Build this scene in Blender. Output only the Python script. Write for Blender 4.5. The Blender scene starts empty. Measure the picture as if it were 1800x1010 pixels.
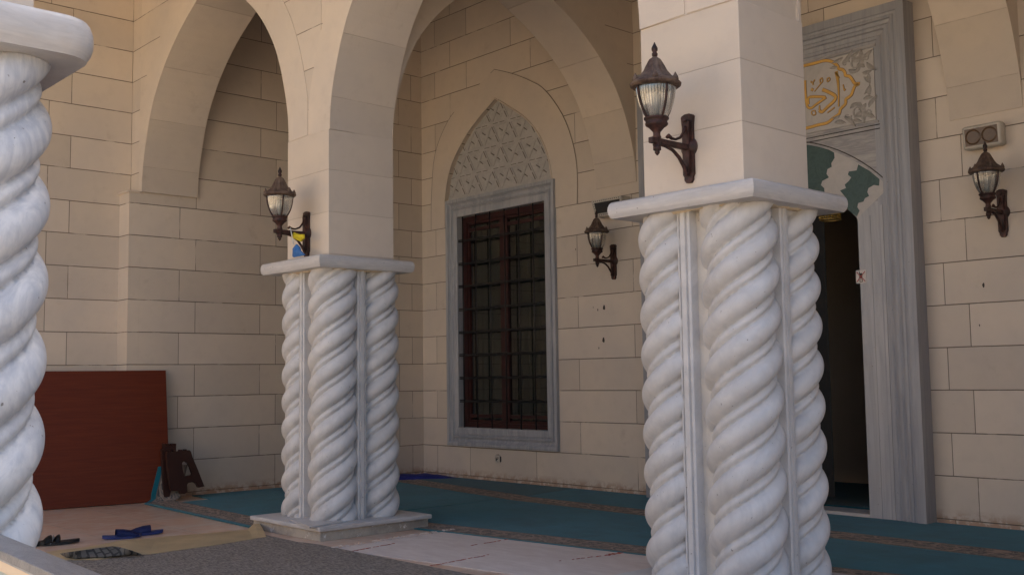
import bpy, bmesh, math, random
from mathutils import Vector, Matrix
import numpy as np
random.seed(7)
S = 0.72            # everything is laid out in course units and brought to metres at the end
# ------------------------------------------------------------------ camera
sc = bpy.context.scene
FPX, YAW, PIT, ROL, H = 1868.38, .833783543, .0849566728, -.014145448, 1.5
cy_, sy_, cp_, sp_ = math.cos(YAW), math.sin(YAW), math.cos(PIT), math.sin(PIT)
_fw = np.array([-sy_*cp_, cy_*cp_, sp_]); _rt = np.array([cy_, sy_, 0.]); _up = np.cross(_rt, _fw)
_c, _s = math.cos(ROL), math.sin(ROL)
RT, UP, FW = _rt*_c+_up*_s, _up*_c-_rt*_s, _fw
cam = bpy.data.cameras.new('camera'); camo = bpy.data.objects.new('camera', cam)
sc.collection.objects.link(camo); sc.camera = camo
cam.sensor_fit = 'HORIZONTAL'; cam.sensor_width = 36; cam.lens = FPX/1800*36
cam.clip_start = .05; cam.clip_end = 800
m = Matrix(((RT[0], UP[0], -FW[0], 0), (RT[1], UP[1], -FW[1], 0), (RT[2], UP[2], -FW[2], H*S), (0, 0, 0, 1)))
camo.matrix_world = m
def at(px, py, axis, val):
    """point of the plane  axis = val  seen at photograph pixel px, py (survey of the place)"""
    d = RT*(px-900)/FPX-UP*(py-505)/FPX+FW
    c = np.array([0, 0, H]); t = (val-c[axis])/d[axis]
    return Vector([float(v) for v in c+d*t])
# ------------------------------------------------------------------ light
SUN_EL, SUN_AZ = 54, -12      # sun behind the building (compass from +y towards +x)
w = bpy.data.worlds.new("World"); sc.world = w; w.use_nodes = True
nt = w.node_tree; bg = nt.nodes['Background']
sky = nt.nodes.new('ShaderNodeTexSky'); sky.sky_type = 'NISHITA'; sky.sun_disc = False
sky.sun_elevation = math.radians(SUN_EL); sky.sun_rotation = math.radians(SUN_AZ)
sky.dust_density = 3.0
nt.links.new(sky.outputs[0], bg.inputs[0]); bg.inputs[1].default_value = .12
sl = bpy.data.lights.new('sun', 'SUN'); sl.energy = 5.0; sl.angle = math.radians(.5); sl.color = (1, .95, .87)
so = bpy.data.objects.new('sun', sl); sc.collection.objects.link(so)
e, a = math.radians(SUN_EL), math.radians(SUN_AZ)
sdir = Vector((math.sin(a)*math.cos(e), math.cos(a)*math.cos(e), math.sin(e)))
so.rotation_euler = sdir.to_track_quat('Z', 'Y').to_euler(); so.location = (0, 0, 20)
vs = sc.view_settings; vs.view_transform = 'Standard'; vs.look = 'None'; vs.exposure = 1.5; vs.gamma = 1; vs.use_curve_mapping = False
sc.cycles.diffuse_bounces = 6; sc.cycles.max_bounces = 10
sc.cycles.caustics_reflective = False; sc.cycles.caustics_refractive = False

# ------------------------------------------------------------------ helpers
col = sc.collection
ROOTS = []
def link(o, parent=None, loc=None):
    col.objects.link(o)
    if parent is not None: o.parent = parent
    else: ROOTS.append(o)
    if loc is not None: o.location = loc
    return o
def tag(o, label=None, cat=None, group=None, kind=None):
    if label: o['label'] = label
    if cat: o['category'] = cat
    if group: o['group'] = group
    if kind: o['kind'] = kind
    return o
def thing(name, label, cat, loc=(0, 0, 0), rz=0, group=None):
    o = bpy.data.objects.new(name, None); o.empty_display_size = .1
    link(o, None, loc); o.rotation_euler = (0, 0, rz)
    return tag(o, label, cat, group)
def obj(name, bm, mat, parent=None, smooth=False, loc=None, recalc=True):
    if recalc: bmesh.ops.recalc_face_normals(bm, faces=bm.faces)
    me = bpy.data.meshes.new(name); bm.to_mesh(me); bm.free()
    mats = mat if isinstance(mat, (list, tuple)) else [mat]
    for x in mats: me.materials.append(x)
    if smooth:
        me.polygons.foreach_set('use_smooth', [True]*len(me.polygons))
    o = bpy.data.objects.new(name, me)
    return link(o, parent, loc)
def smooth_by_angle(o, deg=35):
    me = o.data; me.polygons.foreach_set('use_smooth', [True]*len(me.polygons))
    me.set_sharp_from_angle(angle=math.radians(deg)); return o
def bx(bm, x0, x1, y0, y1, z0, z1, bev=0, seg=2, mi=0):
    b = bmesh.new()
    bmesh.ops.create_cube(b, size=1)
    for v in b.verts: v.co = Vector((x0+(v.co.x+.5)*(x1-x0), y0+(v.co.y+.5)*(y1-y0), z0+(v.co.z+.5)*(z1-z0)))
    if bev: bmesh.ops.bevel(b, geom=b.edges[:], offset=bev, segments=seg, affect='EDGES', profile=.5)
    join(bm, b, mi); return bm
def join(bm, b, mi=0, mat=None):
    if mat is not None: bmesh.ops.transform(b, matrix=mat, verts=b.verts)
    vm = {}
    for v in b.verts: vm[v] = bm.verts.new(v.co)
    for f in b.faces:
        try:
            g = bm.faces.new([vm[v] for v in f.verts]); g.material_index = mi; g.smooth = f.smooth
        except ValueError: pass
    b.free()
def tube(bm, pts, r, n=8, mi=0, cap=True):
    pts = [Vector(p) for p in pts]; rs = r if isinstance(r, (list, tuple)) else [r]*len(pts)
    rings = []; prev = None
    for i, p in enumerate(pts):
        t = (pts[min(i+1, len(pts)-1)]-pts[max(i-1, 0)]).normalized()
        if prev is None: u = t.orthogonal().normalized()
        else:
            u = prev-t*prev.dot(t)
            u = u.normalized() if u.length > 1e-6 else t.orthogonal().normalized()
        prev = u; v = t.cross(u)
        rings.append([bm.verts.new(p+(u*math.cos(2*math.pi*k/n)+v*math.sin(2*math.pi*k/n))*rs[i]) for k in range(n)])
    for a_, b_ in zip(rings, rings[1:]):
        for k in range(n):
            f = bm.faces.new((a_[k], a_[(k+1) % n], b_[(k+1) % n], b_[k])); f.material_index = mi; f.smooth = True
    if cap:
        bm.faces.new(rings[0][::-1]).material_index = mi; bm.faces.new(rings[-1]).material_index = mi
def lathe(bm, prof, n=24, c=(0, 0, 0), mod=None, mi=0):
    rings = []
    for r, z in prof:
        rings.append([bm.verts.new((c[0]+(r*(mod(k/n, r, z) if mod else 1))*math.cos(2*math.pi*k/n),
                                    c[1]+(r*(mod(k/n, r, z) if mod else 1))*math.sin(2*math.pi*k/n), c[2]+z)) for k in range(n)])
    for a_, b_ in zip(rings, rings[1:]):
        for k in range(n):
            f = bm.faces.new((a_[k], a_[(k+1) % n], b_[(k+1) % n], b_[k])); f.smooth = True; f.material_index = mi
    bm.faces.new(rings[0][::-1]).material_index = mi; bm.faces.new(rings[-1]).material_index = mi
def fill_loops(loops, place):
    """triangulated flat region with holes; loops are 2-D point lists, place maps (u,v)->xyz"""
    bm = bmesh.new(); es = []
    for lp in loops:
        vs_ = [bm.verts.new(place(*p)) for p in lp]
        for i in range(len(vs_)): es.append(bm.edges.new((vs_[i], vs_[(i+1) % len(vs_)])))
    bmesh.ops.triangle_fill(bm, use_beauty=True, use_dissolve=False, edges=es)
    return bm
def prism(bm, pts, place, d0, d1, mi=0, holes=()):
    """extrude 2-D outline between depths d0,d1; place(u,v,d)->xyz"""
    for d in (d0, d1):
        b = fill_loops([pts]+list(holes), lambda u, v: place(u, v, d)); join(bm, b, mi)
    for lp in [pts]+list(holes):
        a_ = [bm.verts.new(place(u, v, d0)) for u, v in lp]; b_ = [bm.verts.new(place(u, v, d1)) for u, v in lp]
        for i in range(len(lp)):
            j = (i+1) % len(lp)
            bm.faces.new((a_[i], a_[j], b_[j], b_[i])).material_index = mi
def weld(bm, d=1e-5):
    bmesh.ops.remove_doubles(bm, verts=bm.verts, dist=d); return bm
def box_uv(o):
    """UV = place in the building (along, height) for the masonry joints"""
    me = o.data; uv = me.uv_layers.new(name='UVMap').data
    for p in me.polygons:
        n = p.normal
        for li in p.loop_indices:
            c = me.vertices[me.loops[li].vertex_index].co + o.location
            if abs(n.x) > abs(n.y): u = c.y
            else: u = c.x
            uv[li].uv = (u, c.z if abs(n.z) < .9 else c.y)
    return o
def copy_tree(o, parent=None, loc=None, rz=None):
    c = o.copy(); col.objects.link(c); c.parent = parent
    if parent is None: ROOTS.append(c)
    if loc is not None: c.location = loc
    if rz is not None: c.rotation_euler = (0, 0, rz)
    for ch in list(o.children): copy_tree(ch, c)
    return c

# ------------------------------------------------------------------ materials
class N:
    def __init__(s, name):
        s.m = bpy.data.materials.new(name); s.m.use_nodes = True; s.t = s.m.node_tree
        s.b = s.t.nodes['Principled BSDF']; s.out = s.t.nodes['Material Output']
    def n(s, typ, **kw):
        x = s.t.nodes.new(typ)
        for k, v in kw.items():
            if k.startswith('i_'):
                k = k[2:]; k = int(k) if k.isdigit() else k
                s.put(x.inputs[k], v)
            else: setattr(x, k, v)
        return x
    def put(s, sock, v):
        if isinstance(v, bpy.types.NodeSocket): s.t.links.new(v, sock)
        elif isinstance(v, bpy.types.Node): s.t.links.new(v.outputs[0], sock)
        else: sock.default_value = v
    def math(s, op, a, b=0., c=None, clamp=False):
        x = s.n('ShaderNodeMath', operation=op, use_clamp=clamp); s.put(x.inputs[0], a); s.put(x.inputs[1], b)
        if c is not None: s.put(x.inputs[2], c)
        return x.outputs[0]
    def mix(s, f, a, b, blend='MIX'):
        x = s.n('ShaderNodeMix', data_type='RGBA', blend_type=blend); s.put(x.inputs[0], f)
        s.put(x.inputs[6], a if isinstance(a, (bpy.types.NodeSocket, bpy.types.Node)) else (*a, 1))
        s.put(x.inputs[7], b if isinstance(b, (bpy.types.NodeSocket, bpy.types.Node)) else (*b, 1))
        return x.outputs[2]
    def ramp(s, f, stops):
        x = s.n('ShaderNodeValToRGB'); s.put(x.inputs[0], f); cr = x.color_ramp
        while len(cr.elements) < len(stops): cr.elements.new(.5)
        for el, (p, c) in zip(cr.elements, stops):
            el.position = p; el.color = (*c, 1) if not isinstance(c, (int, float)) else (c, c, c, 1)
        return x.outputs[0]
    def obj_co(s, scale=(1, 1, 1), rot=(0, 0, 0), loc=(0, 0, 0)):
        tc = s.n('ShaderNodeTexCoord'); mp = s.n('ShaderNodeMapping'); s.put(mp.inputs[0], tc.outputs['Object'])
        mp.inputs['Scale'].default_value = scale; mp.inputs['Rotation'].default_value = rot; mp.inputs['Location'].default_value = loc
        return mp.outputs[0]
    def noise(s, co, scale, detail=4, rough=.55, dist=0., fac=True):
        x = s.n('ShaderNodeTexNoise'); s.put(x.inputs['Vector'], co); x.inputs['Scale'].default_value = scale
        x.inputs['Detail'].default_value = detail; x.inputs['Roughness'].default_value = rough; x.inputs['Distortion'].default_value = dist
        return x.outputs[0] if fac else x.outputs[1]
    def bump(s, h, strength=.3, dist=.02, normal=None):
        x = s.n('ShaderNodeBump'); s.put(x.inputs['Height'], h); x.inputs['Strength'].default_value = strength
        x.inputs['Distance'].default_value = dist
        if normal is not None: s.put(x.inputs['Normal'], normal)
        s.put(s.b.inputs['Normal'], x.outputs[0]); return x.outputs[0]
    def fin(s, color=None, rough=None, **kw):
        if color is not None: s.put(s.b.inputs['Base Color'], color if isinstance(color, (bpy.types.NodeSocket,)) else (*color, 1))
        if rough is not None: s.put(s.b.inputs['Roughness'], rough)
        for k, v in kw.items(): s.put(s.b.inputs[k.replace('_', ' ')], v)
        return s.m

STONE = (.61, .533, .46)
def stone_base(g, co):
    n1 = g.noise(co, .9, 4); n2 = g.noise(co, 6, 5); n3 = g.noise(co, 55, 3)
    c = g.mix(g.ramp(n1, [(.35, 0.), (.65, 1.)]), tuple(v*.93 for v in STONE), (STONE[0]*1.05, STONE[1]*1.03, STONE[2]*.98))
    c = g.mix(g.math('MULTIPLY', g.ramp(n2, [(.5, 0.), (.72, 1.)]), .22), c, (.48, .41, .345))
    # sparse stains
    st = g.noise(co, 2.3, 6, .7)
    c = g.mix(g.math('MULTIPLY', g.ramp(st, [(.62, 0.), (.75, 1.)]), .35), c, (.37, .29, .22))
    return c, n3
def plain_stone(name='smooth limestone'):
    g = N(name); co = g.obj_co(); c, n3 = stone_base(g, co)
    g.bump(n3, .12, .01); return g.fin(c, .8)
def masonry(name, P, even, odd, z0=0., pitch=.438, width=.0036, dark=(.14, .108, .082), strength=1., tone=.08):
    g = N(name); uvn = g.n('ShaderNodeUVMap'); uvn.uv_map = 'UVMap'
    sx = g.n('ShaderNodeSeparateXYZ'); g.put(sx.inputs[0], uvn.outputs[0]); u, v = sx.outputs[0], sx.outputs[1]
    co = g.obj_co(); wob = g.noise(co, 3.5, 3)
    v2 = g.math('ADD', v, g.math('MULTIPLY', g.math('SUBTRACT', wob, .5), .006))
    rv = g.math('DIVIDE', g.math('SUBTRACT', v2, z0), pitch)
    row = g.math('FLOOR', rv); fr = g.math('SUBTRACT', rv, row)
    dh = g.math('MULTIPLY', g.math('MINIMUM', fr, g.math('SUBTRACT', 1., fr)), pitch)
    par = g.math('MODULO', g.math('ABSOLUTE', row), 2.)
    def vert(lst):
        dm = None; idn = None
        for o_ in lst:
            q = g.math('DIVIDE', g.math('SUBTRACT', u, o_), P); fl = g.math('FLOOR', q); f_ = g.math('SUBTRACT', q, fl)
            d = g.math('MULTIPLY', g.math('MINIMUM', f_, g.math('SUBTRACT', 1., f_)), P)
            dm = d if dm is None else g.math('MINIMUM', dm, d); idn = fl if idn is None else g.math('ADD', idn, fl)
        return dm, idn
    de, ie = vert(even); do, io = vert(odd)
    sel = lambda a_, b_: g.math('ADD', g.math('MULTIPLY', a_, g.math('SUBTRACT', 1., par)), g.math('MULTIPLY', b_, par))
    dv = sel(de, do); idn = sel(ie, io)
    brk = g.noise(co, 2.1, 5, .6)
    wv = g.math('MULTIPLY', g.ramp(brk, [(.36, .15), (.45, 1.)]), width)
    def line(d, w_): return g.math('SUBTRACT', 1., g.math('DIVIDE', d, w_, clamp=True), clamp=True)
    lh = g.math('MULTIPLY', line(dh, g.math('MULTIPLY', wv, 1.9)), 1.6, clamp=True); lv = g.math('MULTIPLY', line(dv, g.math('MULTIPLY', wv, 1.5)), 1.5, clamp=True)
    ln = g.math('MULTIPLY', g.math('MAXIMUM', lh, lv), strength)
    wn = g.n('ShaderNodeTexWhiteNoise', noise_dimensions='2D'); cx = g.n('ShaderNodeCombineXYZ')
    g.put(cx.inputs[0], row); g.put(cx.inputs[1], idn); g.put(wn.inputs['Vector'], cx.outputs[0])
    c, n3 = stone_base(g, co)
    tn = g.math('MULTIPLY', g.math('SUBTRACT', wn.outputs[0], .5), tone*2)
    hsv = g.n('ShaderNodeHueSaturation'); g.put(hsv.inputs['Color'], c); g.put(hsv.inputs['Value'], g.math('ADD', 1., tn))
    edge_ = g.math('SUBTRACT', 1., g.math('DIVIDE', g.math('ADD', v, .05), .16), clamp=True)
    bn = g.noise(co, 7, 5, .7); c1 = g.mix(g.math('MULTIPLY', g.math('MULTIPLY', edge_, 1.6), g.ramp(bn, [(.42, 0.), (.55, 1.)]), clamp=True), hsv.outputs[0], (.42, .29, .21))
    c = g.mix(ln, c1, dark)
    hgt = g.math('ADD', g.math('MULTIPLY', n3, .12), g.math('MULTIPLY', ln, -1.))
    g.bump(hgt, .5, .012); return g.fin(c, .82)
M = {}
M['stone'] = plain_stone()
M['left'] = masonry('limestone blocks side wall', 2.52, [6.47, 7.98], [6.71, 7.72])
M['outer'] = masonry('limestone blocks outer wall', 2.6, [5.07, 3.6, ], [4.78, 3.3])
M['win'] = masonry('limestone blocks window wall', 4.26, [-12.83, -11.33, -9.39], [-13.25, -11.77, -10.43])
M['door'] = masonry('limestone blocks door wall', 3., [-4.88, -3.4], [-5.13, -3.6])
M['span'] = masonry('limestone blocks spandrel', 40., [20], [20], strength=.8)
M['block'] = masonry('limestone pier', 40., [20], [20], z0=2.80-.438*4, width=.0022, dark=(.34, .26, .19), strength=.55, tone=.05)
M['ring'] = masonry('limestone voussoirs', 40., [20], [20], z0=.1, pitch=.62, width=.0025, dark=(.36, .28, .21), strength=.5, tone=.09)

def marble(name, base, vein, vs=(1, 1, 1), sc_=2.5, amount=.6, rough=.38, dirt=.0, bands=False):
    g = N(name); co = g.obj_co(vs); d = g.noise(co, sc_, 5, .6, 1.2); d2 = g.noise(co, sc_*4, 6, .65, 2.)
    f = g.math('MULTIPLY', g.ramp(d, [(.40, 0.), (.52, 1.), (.60, .2), (.75, .7)]), amount)
    c = g.mix(f, base, vein)
    c = g.mix(g.math('MULTIPLY', g.ramp(d2, [(.45, 0.), (.7, 1.)]), amount*.5), c, tuple(v*.8 for v in vein))
    if dirt:
        c0 = g.obj_co(); dn = g.noise(c0, 1.7, 6, .7)
        c = g.mix(g.math('MULTIPLY', g.ramp(dn, [(.55, 0.), (.7, 1.)]), dirt), c, (.42, .33, .24))
        sp = g.noise(c0, 38, 2, .5); c = g.mix(g.math('MULTIPLY', g.ramp(sp, [(.735, 0.), (.765, 1.)]), .75), c, (.10, .08, .065)); pt = g.noise(c0, 2.6, 3, .5); c = g.mix(g.math('MULTIPLY', g.ramp(pt, [(.5, 0.), (.62, 1.)]), .16), c, (.36, .34, .33))
    g.bump(g.math('ADD', d2, g.math('MULTIPLY', g.noise(g.obj_co(), 22, 4, .6), .8)), .16, .012); return g.fin(c, rough, Specular_IOR_Level=.35)
M['marble'] = marble('white marble', (.64, .632, .63), (.455, .46, .475), (1, 1, .7), 2.2, .42, .5, dirt=.22)
M['veined'] = marble('white marble with blue grey veins', (.70, .70, .705), (.45, .475, .53), (1, 1, .6), 2.6, .8, .4, dirt=.12)
M['cap'] = marble('grey white marble', (.60, .575, .555), (.47, .46, .46), (.35, .35, 2.5), 3, .65, .4, dirt=.3)
M['core'] = marble('cream marble', (.70, .66, .60), (.58, .54, .49), (1, 1, .4), 2, .4, .5, dirt=.25)
M['portal'] = marble('grey streaked marble', (.35, .353, .378), (.235, .243, .272), (1.5, 1.5, .10), 2.4, .6, .42, dirt=.08)
M['jambm'] = marble('pale blue grey jamb marble', (.44, .435, .45), (.30, .305, .33), (1.3, 1.3, .12), 2.2, .6, .42, dirt=.08)
M['portalh'] = marble('grey streaked marble field', (.42, .40, .39), (.25, .245, .26), (.35, 1, 3.2), 2.6, .8, .42, dirt=.1)
M['winframe'] = marble('blue grey marble', (.42, .42, .44), (.27, .29, .32), (1.7, 1.7, .2), 2.4, .75, .42)
M['white_marble'] = marble('pale panel marble', (.49, .46, .44), (.40, .385, .375), (1, 1, 1), 2, .5, .5)
M['green'] = marble('green marble', (.035, .07, .066), (.06, .105, .098), (1, 1, 1), 9, .6, .4)
M['tymp'] = marble('carved grey stone', (.47, .452, .435), (.37, .36, .35), (1, 1, 1), 3, .6, .65)
def simple(name, c, rough=.6, var=.15, scale=8, bump=.0, bscale=60, **kw):
    g = N(name); co = g.obj_co(); n = g.noise(co, scale, 5, .6)
    cc = g.mix(g.ramp(n, [(.3, 0.), (.7, 1.)]), tuple(v*(1-var) for v in c), tuple(min(1, v*(1+var)) for v in c))
    if bump: g.bump(g.noise(co, bscale, 4), bump, .01)
    return g.fin(cc, rough, **kw)
M['slit'] = simple('dark joint', (.05, .042, .038), .9)
M['slit2'] = simple('painted slit shade', (.14, .12, .105), .9)  # groove shade put into the colour
M['gold'] = simple('gold paint', (.60, .34, .07), .5, .15, 14)
M['goldline'] = simple('engraved outline', (.13, .085, .05), .8)
M['leafrel'] = simple('carved leaf stone', (.33, .31, .29), .7, .2, 20, .2)
M['redwood'] = simple('red painted timber', (.032, .005, .004), .5, .3, 12, .1, 30)
M['iron'] = simple('black iron bar', (.012, .012, .013), .5)
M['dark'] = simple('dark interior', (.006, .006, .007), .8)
M['hall'] = simple('dim hall wall', (.028, .031, .034), .8)  # the dim light of the hall is put into this wall colour
M['curtain'] = simple('grey green curtain', (.04, .048, .045), .8, .2)
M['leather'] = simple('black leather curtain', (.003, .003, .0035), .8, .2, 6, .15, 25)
M['brass'] = simple('pierced brass', (.55, .36, .10), .35, .2, 30, Metallic=.8)
M['white_plastic'] = simple('aged white plastic', (.47, .43, .37), .5)
M['plinth'] = None
g = N('rough rendered plinth'); co = g.obj_co(); n = g.noise(co, 4, 6, .7); n2 = g.noise(co, 12, 6, .75)
c = g.mix(g.ramp(n, [(.38, 0.), (.6, 1.)]), (.30, .27, .235), (.46, .41, .34)); c = g.mix(g.ramp(n2, [(.58, 0.), (.64, 1.)]), c, (.72, .70, .67))
g.bump(n2, .4, .02); M['plinth'] = g.fin(c, .85)
# rusty lamp iron
g = N('brown cast iron'); co = g.obj_co(); n = g.noise(co, 18, 6, .7)
c = g.mix(g.ramp(n, [(.42, 0.), (.62, 1.)]), (.022, .010, .008), (.075, .028, .022)); g.bump(n, .3, .01); M['lamp'] = g.fin(c, .55, Metallic=.25)
g = N('dusty lamp roof'); co = g.obj_co(); n = g.noise(co, 14, 6, .7); ge = g.n('ShaderNodeNewGeometry'); sx = g.n('ShaderNodeSeparateXYZ'); g.put(sx.inputs[0], ge.outputs['Normal'])
c = g.mix(g.ramp(n, [(.38, 0.), (.6, 1.)]), (.05, .026, .02), (.155, .105, .075)); g.bump(n, .3, .01); M['lamproof'] = g.fin(c, .7, Metallic=.1)
# ribbed glass
g = N('ribbed lamp glass'); g.t.nodes.remove(g.b)
tr = g.n('ShaderNodeBsdfTransparent'); tr.inputs[0].default_value = (.86, .88, .86, 1)
gl = g.n('ShaderNodeBsdfGlossy'); gl.inputs['Roughness'].default_value = .12; gl.inputs['Color'].default_value = (.9, .9, .88, 1)
df = g.n('ShaderNodeBsdfTranslucent'); df.inputs[0].default_value = (.75, .75, .72, 1); d2 = g.n('ShaderNodeBsdfDiffuse'); d2.inputs[0].default_value = (.62, .62, .6, 1)
mm = g.n('ShaderNodeMixShader'); mm.inputs[0].default_value = .5; g.put(mm.inputs[1], df); g.put(mm.inputs[2], d2)
m1 = g.n('ShaderNodeMixShader'); m1.inputs[0].default_value = .2; g.put(m1.inputs[1], tr); g.put(m1.inputs[2], mm)
m2 = g.n('ShaderNodeMixShader'); lw = g.n('ShaderNodeLayerWeight'); lw.inputs[0].default_value = .45; g.put(m2.inputs[0], g.math('ADD', lw.outputs[1], .1, clamp=True)); g.put(m2.inputs[1], m1); g.put(m2.inputs[2], gl)
g.put(g.out.inputs[0], m2); M['glass'] = g.m
g = N('window glass'); g.t.nodes.remove(g.b)
tr = g.n('ShaderNodeBsdfTransparent'); tr.inputs[0].default_value = (.62, .66, .63, 1)
gl = g.n('ShaderNodeBsdfGlossy'); gl.inputs['Roughness'].default_value = .03
m2 = g.n('ShaderNodeMixShader'); lw = g.n('ShaderNodeLayerWeight'); lw.inputs[0].default_value = .25; g.put(m2.inputs[0], g.math('MULTIPLY', lw.outputs[1], .6)); g.put(m2.inputs[1], tr); g.put(m2.inputs[2], gl)
g.put(g.out.inputs[0], m2); M['pane'] = g.m
# floors
g = N('rose beige marble floor tiles'); co = g.obj_co(); br = g.n('ShaderNodeTexBrick'); g.put(br.inputs['Vector'], g.obj_co((1, 1, 1), (0, 0, math.radians(0))))
br.offset = 0.; br.inputs['Scale'].default_value = 1.; br.inputs['Brick Width'].default_value = .85; br.inputs['Row Height'].default_value = .85; br.inputs['Mortar Size'].default_value = .009
br.inputs['Color1'].default_value = (.66, .42, .29, 1); br.inputs['Color2'].default_value = (.56, .345, .235, 1); br.inputs['Mortar'].default_value = (.42, .33, .26, 1)
n = g.noise(g.obj_co((1, .5, 1), (0, 0, .5)), 4.5, 6, .65, 1.5)
c = g.mix(g.math('MULTIPLY', g.ramp(n, [(.42, 0.), (.62, 1.)]), .85), br.outputs[0], (.70, .56, .46)); dn = g.noise(co, 1.1, 5, .6)
c = g.mix(g.math('MULTIPLY', g.ramp(dn, [(.45, 0.), (.7, 1.)]), .4), c, (.52, .43, .36)); M['tile'] = g.fin(c, .33)
def carpet(name, c1, c2, scale=140, big=1.2):
    g = N(name); co = g.obj_co(); n = g.noise(co, scale, 2, .7); n2 = g.noise(co, big, 5, .7); n4 = g.noise(g.obj_co((.5, 3, 1)), 5, 4, .6)
    c = g.mix(g.ramp(n, [(.35, 0.), (.65, 1.)]), c1, c2); c = g.mix(g.math('MULTIPLY', g.ramp(n2, [(.4, 0.), (.65, 1.)]), .6), c, tuple(v*.62 for v in c1))
    c = g.mix(g.math('MULTIPLY', g.ramp(n4, [(.55, 0.), (.75, 1.)]), .25), c, tuple(min(1, v*1.5) for v in c2))
    g.bump(n, .5, .008); return g.fin(c, .95, Specular_IOR_Level=.1, Sheen_Weight=.15)
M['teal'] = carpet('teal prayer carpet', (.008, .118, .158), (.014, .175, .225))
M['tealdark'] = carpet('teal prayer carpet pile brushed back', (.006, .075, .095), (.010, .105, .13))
M['tealedge'] = carpet('turquoise carpet edging', (.012, .13, .17), (.02, .19, .24))
g = N('carpet border weave'); co = g.obj_co((1, 1, 1)); vo = g.n('ShaderNodeTexVoronoi', feature='DISTANCE_TO_EDGE'); g.put(vo.inputs['Vector'], g.obj_co((4.6, 8, 4))); vo.inputs['Scale'].default_value = 1.
n = g.noise(g.obj_co((3.4, 6.5, 1)), 2., 3, .6, 3.); st = g.ramp(vo.outputs[0], [(.03, 1.), (.09, 0.)]); wv = g.ramp(n, [(.44, 0.), (.48, 1.), (.53, 1.), (.57, 0.)])
c = g.mix(g.math('MAXIMUM', st, wv), (.075, .078, .08), (.36, .28, .22)); n3 = g.noise(co, 120, 2); g.bump(n3, .5, .008); M['border'] = g.fin(c, .95)
g = N('grey brown ribbed carpet'); n = g.noise(g.obj_co((1.0, 3.4, 1), (0, 0, .1)), 24, 3, .6); n1 = g.noise(g.obj_co(), 130, 2)
c = g.mix(g.ramp(n, [(.38, 0.), (.62, 1.)]), (.12, .10, .083), (.36, .31, .265)); c = g.mix(g.math('MULTIPLY', n1, .4), c, (.18, .155, .13))
g.bump(n, .7, .015); M['greyc'] = g.fin(c, .95)
g = N('carpet grid underside'); br = g.n('ShaderNodeTexBrick'); g.put(br.inputs['Vector'], g.obj_co()); br.inputs['Brick Width'].default_value = .09; br.inputs['Row Height'].default_value = .06; br.inputs['Mortar Size'].default_value = .009; br.inputs['Scale'].default_value = 1
br.inputs['Color1'].default_value = (.24, .235, .22, 1); br.inputs['Color2'].default_value = (.19, .185, .175, 1); br.inputs['Mortar'].default_value = (.085, .085, .083, 1); M['gridc'] = g.fin(br.outputs[0], .95)
M['tan'] = simple('tan carpet backing', (.74, .59, .36), .85, .12, 3, .15, 50)
g = N('pale rug reverse'); co = g.obj_co(); n = g.noise(g.obj_co((.7, 2.2, 1)), 4, 6, .7, .5); n2 = g.noise(co, 70, 3)
c = g.mix(g.ramp(n, [(.35, 0.), (.7, 1.)]), (.62, .52, .46), (.74, .65, .585))
sx = g.n('ShaderNodeSeparateXYZ'); g.put(sx.inputs[0], co)
g.bump(n2, .3, .008); M['rug'] = g.fin(c, .95)
M['bline'] = simple('brown woven line', (.17, .135, .105), .95)
M['bulb'] = simple('unlit bulb glass', (.33, .33, .31), .25)
M['redstitch'] = simple('red stitching', (.36, .075, .045), .9, .3, 40)
g = N('mahogany veneer board'); co = g.obj_co((1, .55, 9)); n = g.noise(co, 3.2, 6, .65, .6); n2 = g.noise(g.obj_co((1, .4, 3)), 1.2, 4)
c = g.mix(g.ramp(n, [(.35, 0.), (.65, 1.)]), (.092, .017, .005), (.128, .026, .007)); c = g.mix(g.math('MULTIPLY', n2, .35), c, (.11, .011, .005)); M['board'] = g.fin(c, .5, Specular_IOR_Level=.2)
M['boardedge'] = simple('dark board edge', (.05, .012, .008), .6)
M['stool'] = simple('dark brown plastic', (.040, .013, .009), .45)
M['blue_slip'] = simple('blue foam', (.012, .028, .14), .55, .2, 20, .2)
M['black_rubber'] = simple('black rubber', (.012, .012, .013), .5, .2, 20)
M['strapw'] = simple('grey white strap', (.45, .45, .46), .6)
M['blue_cloth'] = simple('royal blue cloth', (.008, .016, .17), .8, .3, 6, .2)
M['orange_cloth'] = simple('orange brown cloth', (.32, .12, .03), .8)
M['yellow'] = simple('yellow fabric', (.62, .50, .015), .6, .15, 20)
M['skyblue'] = simple('blue fabric', (.03, .14, .40), .6, .15, 20)
M['string'] = simple('white string', (.6, .6, .58), .8)
g = N('patterned rug'); ck = g.n('ShaderNodeTexVoronoi', feature='DISTANCE_TO_EDGE'); g.put(ck.inputs['Vector'], g.obj_co((1, 14, 14))); ck.inputs['Randomness'].default_value = .2; ck.inputs['Scale'].default_value = 1
M['patt'] = g.fin(g.mix(g.ramp(ck.outputs[0], [(.09, 1.), (.15, 0.)]), (.025, .03, .015), (.33, .30, .22)), .95)
M['paving'] = simple('beige outdoor paving', (.54, .44, .32), .8, .12, .6, .2, 8)
M['ceil'] = simple('cream plaster', (.52, .45, .37), .85, .08, 1)
M['sealant'] = simple('cream mortar', (.62, .52, .38), .9, .2, 12, .5, 40)
M['beige_glass'] = simple('amber lamp window', (.105, .058, .028), .35, .1, 4)
M['amberdark'] = simple('amber reflector', (.10, .055, .027), .35)
M['paper'] = simple('white sticker', (.55, .50, .47), .5, .03)
M['signred'] = simple('red print', (.30, .03, .03), .5)
M['signblack'] = simple('black print', (.02, .02, .02), .5)
M['coping'] = marble('grey marble coping', (.215, .207, .21), (.14, .138, .145), (.6, 3, 1), 5, .7, .3)
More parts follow.
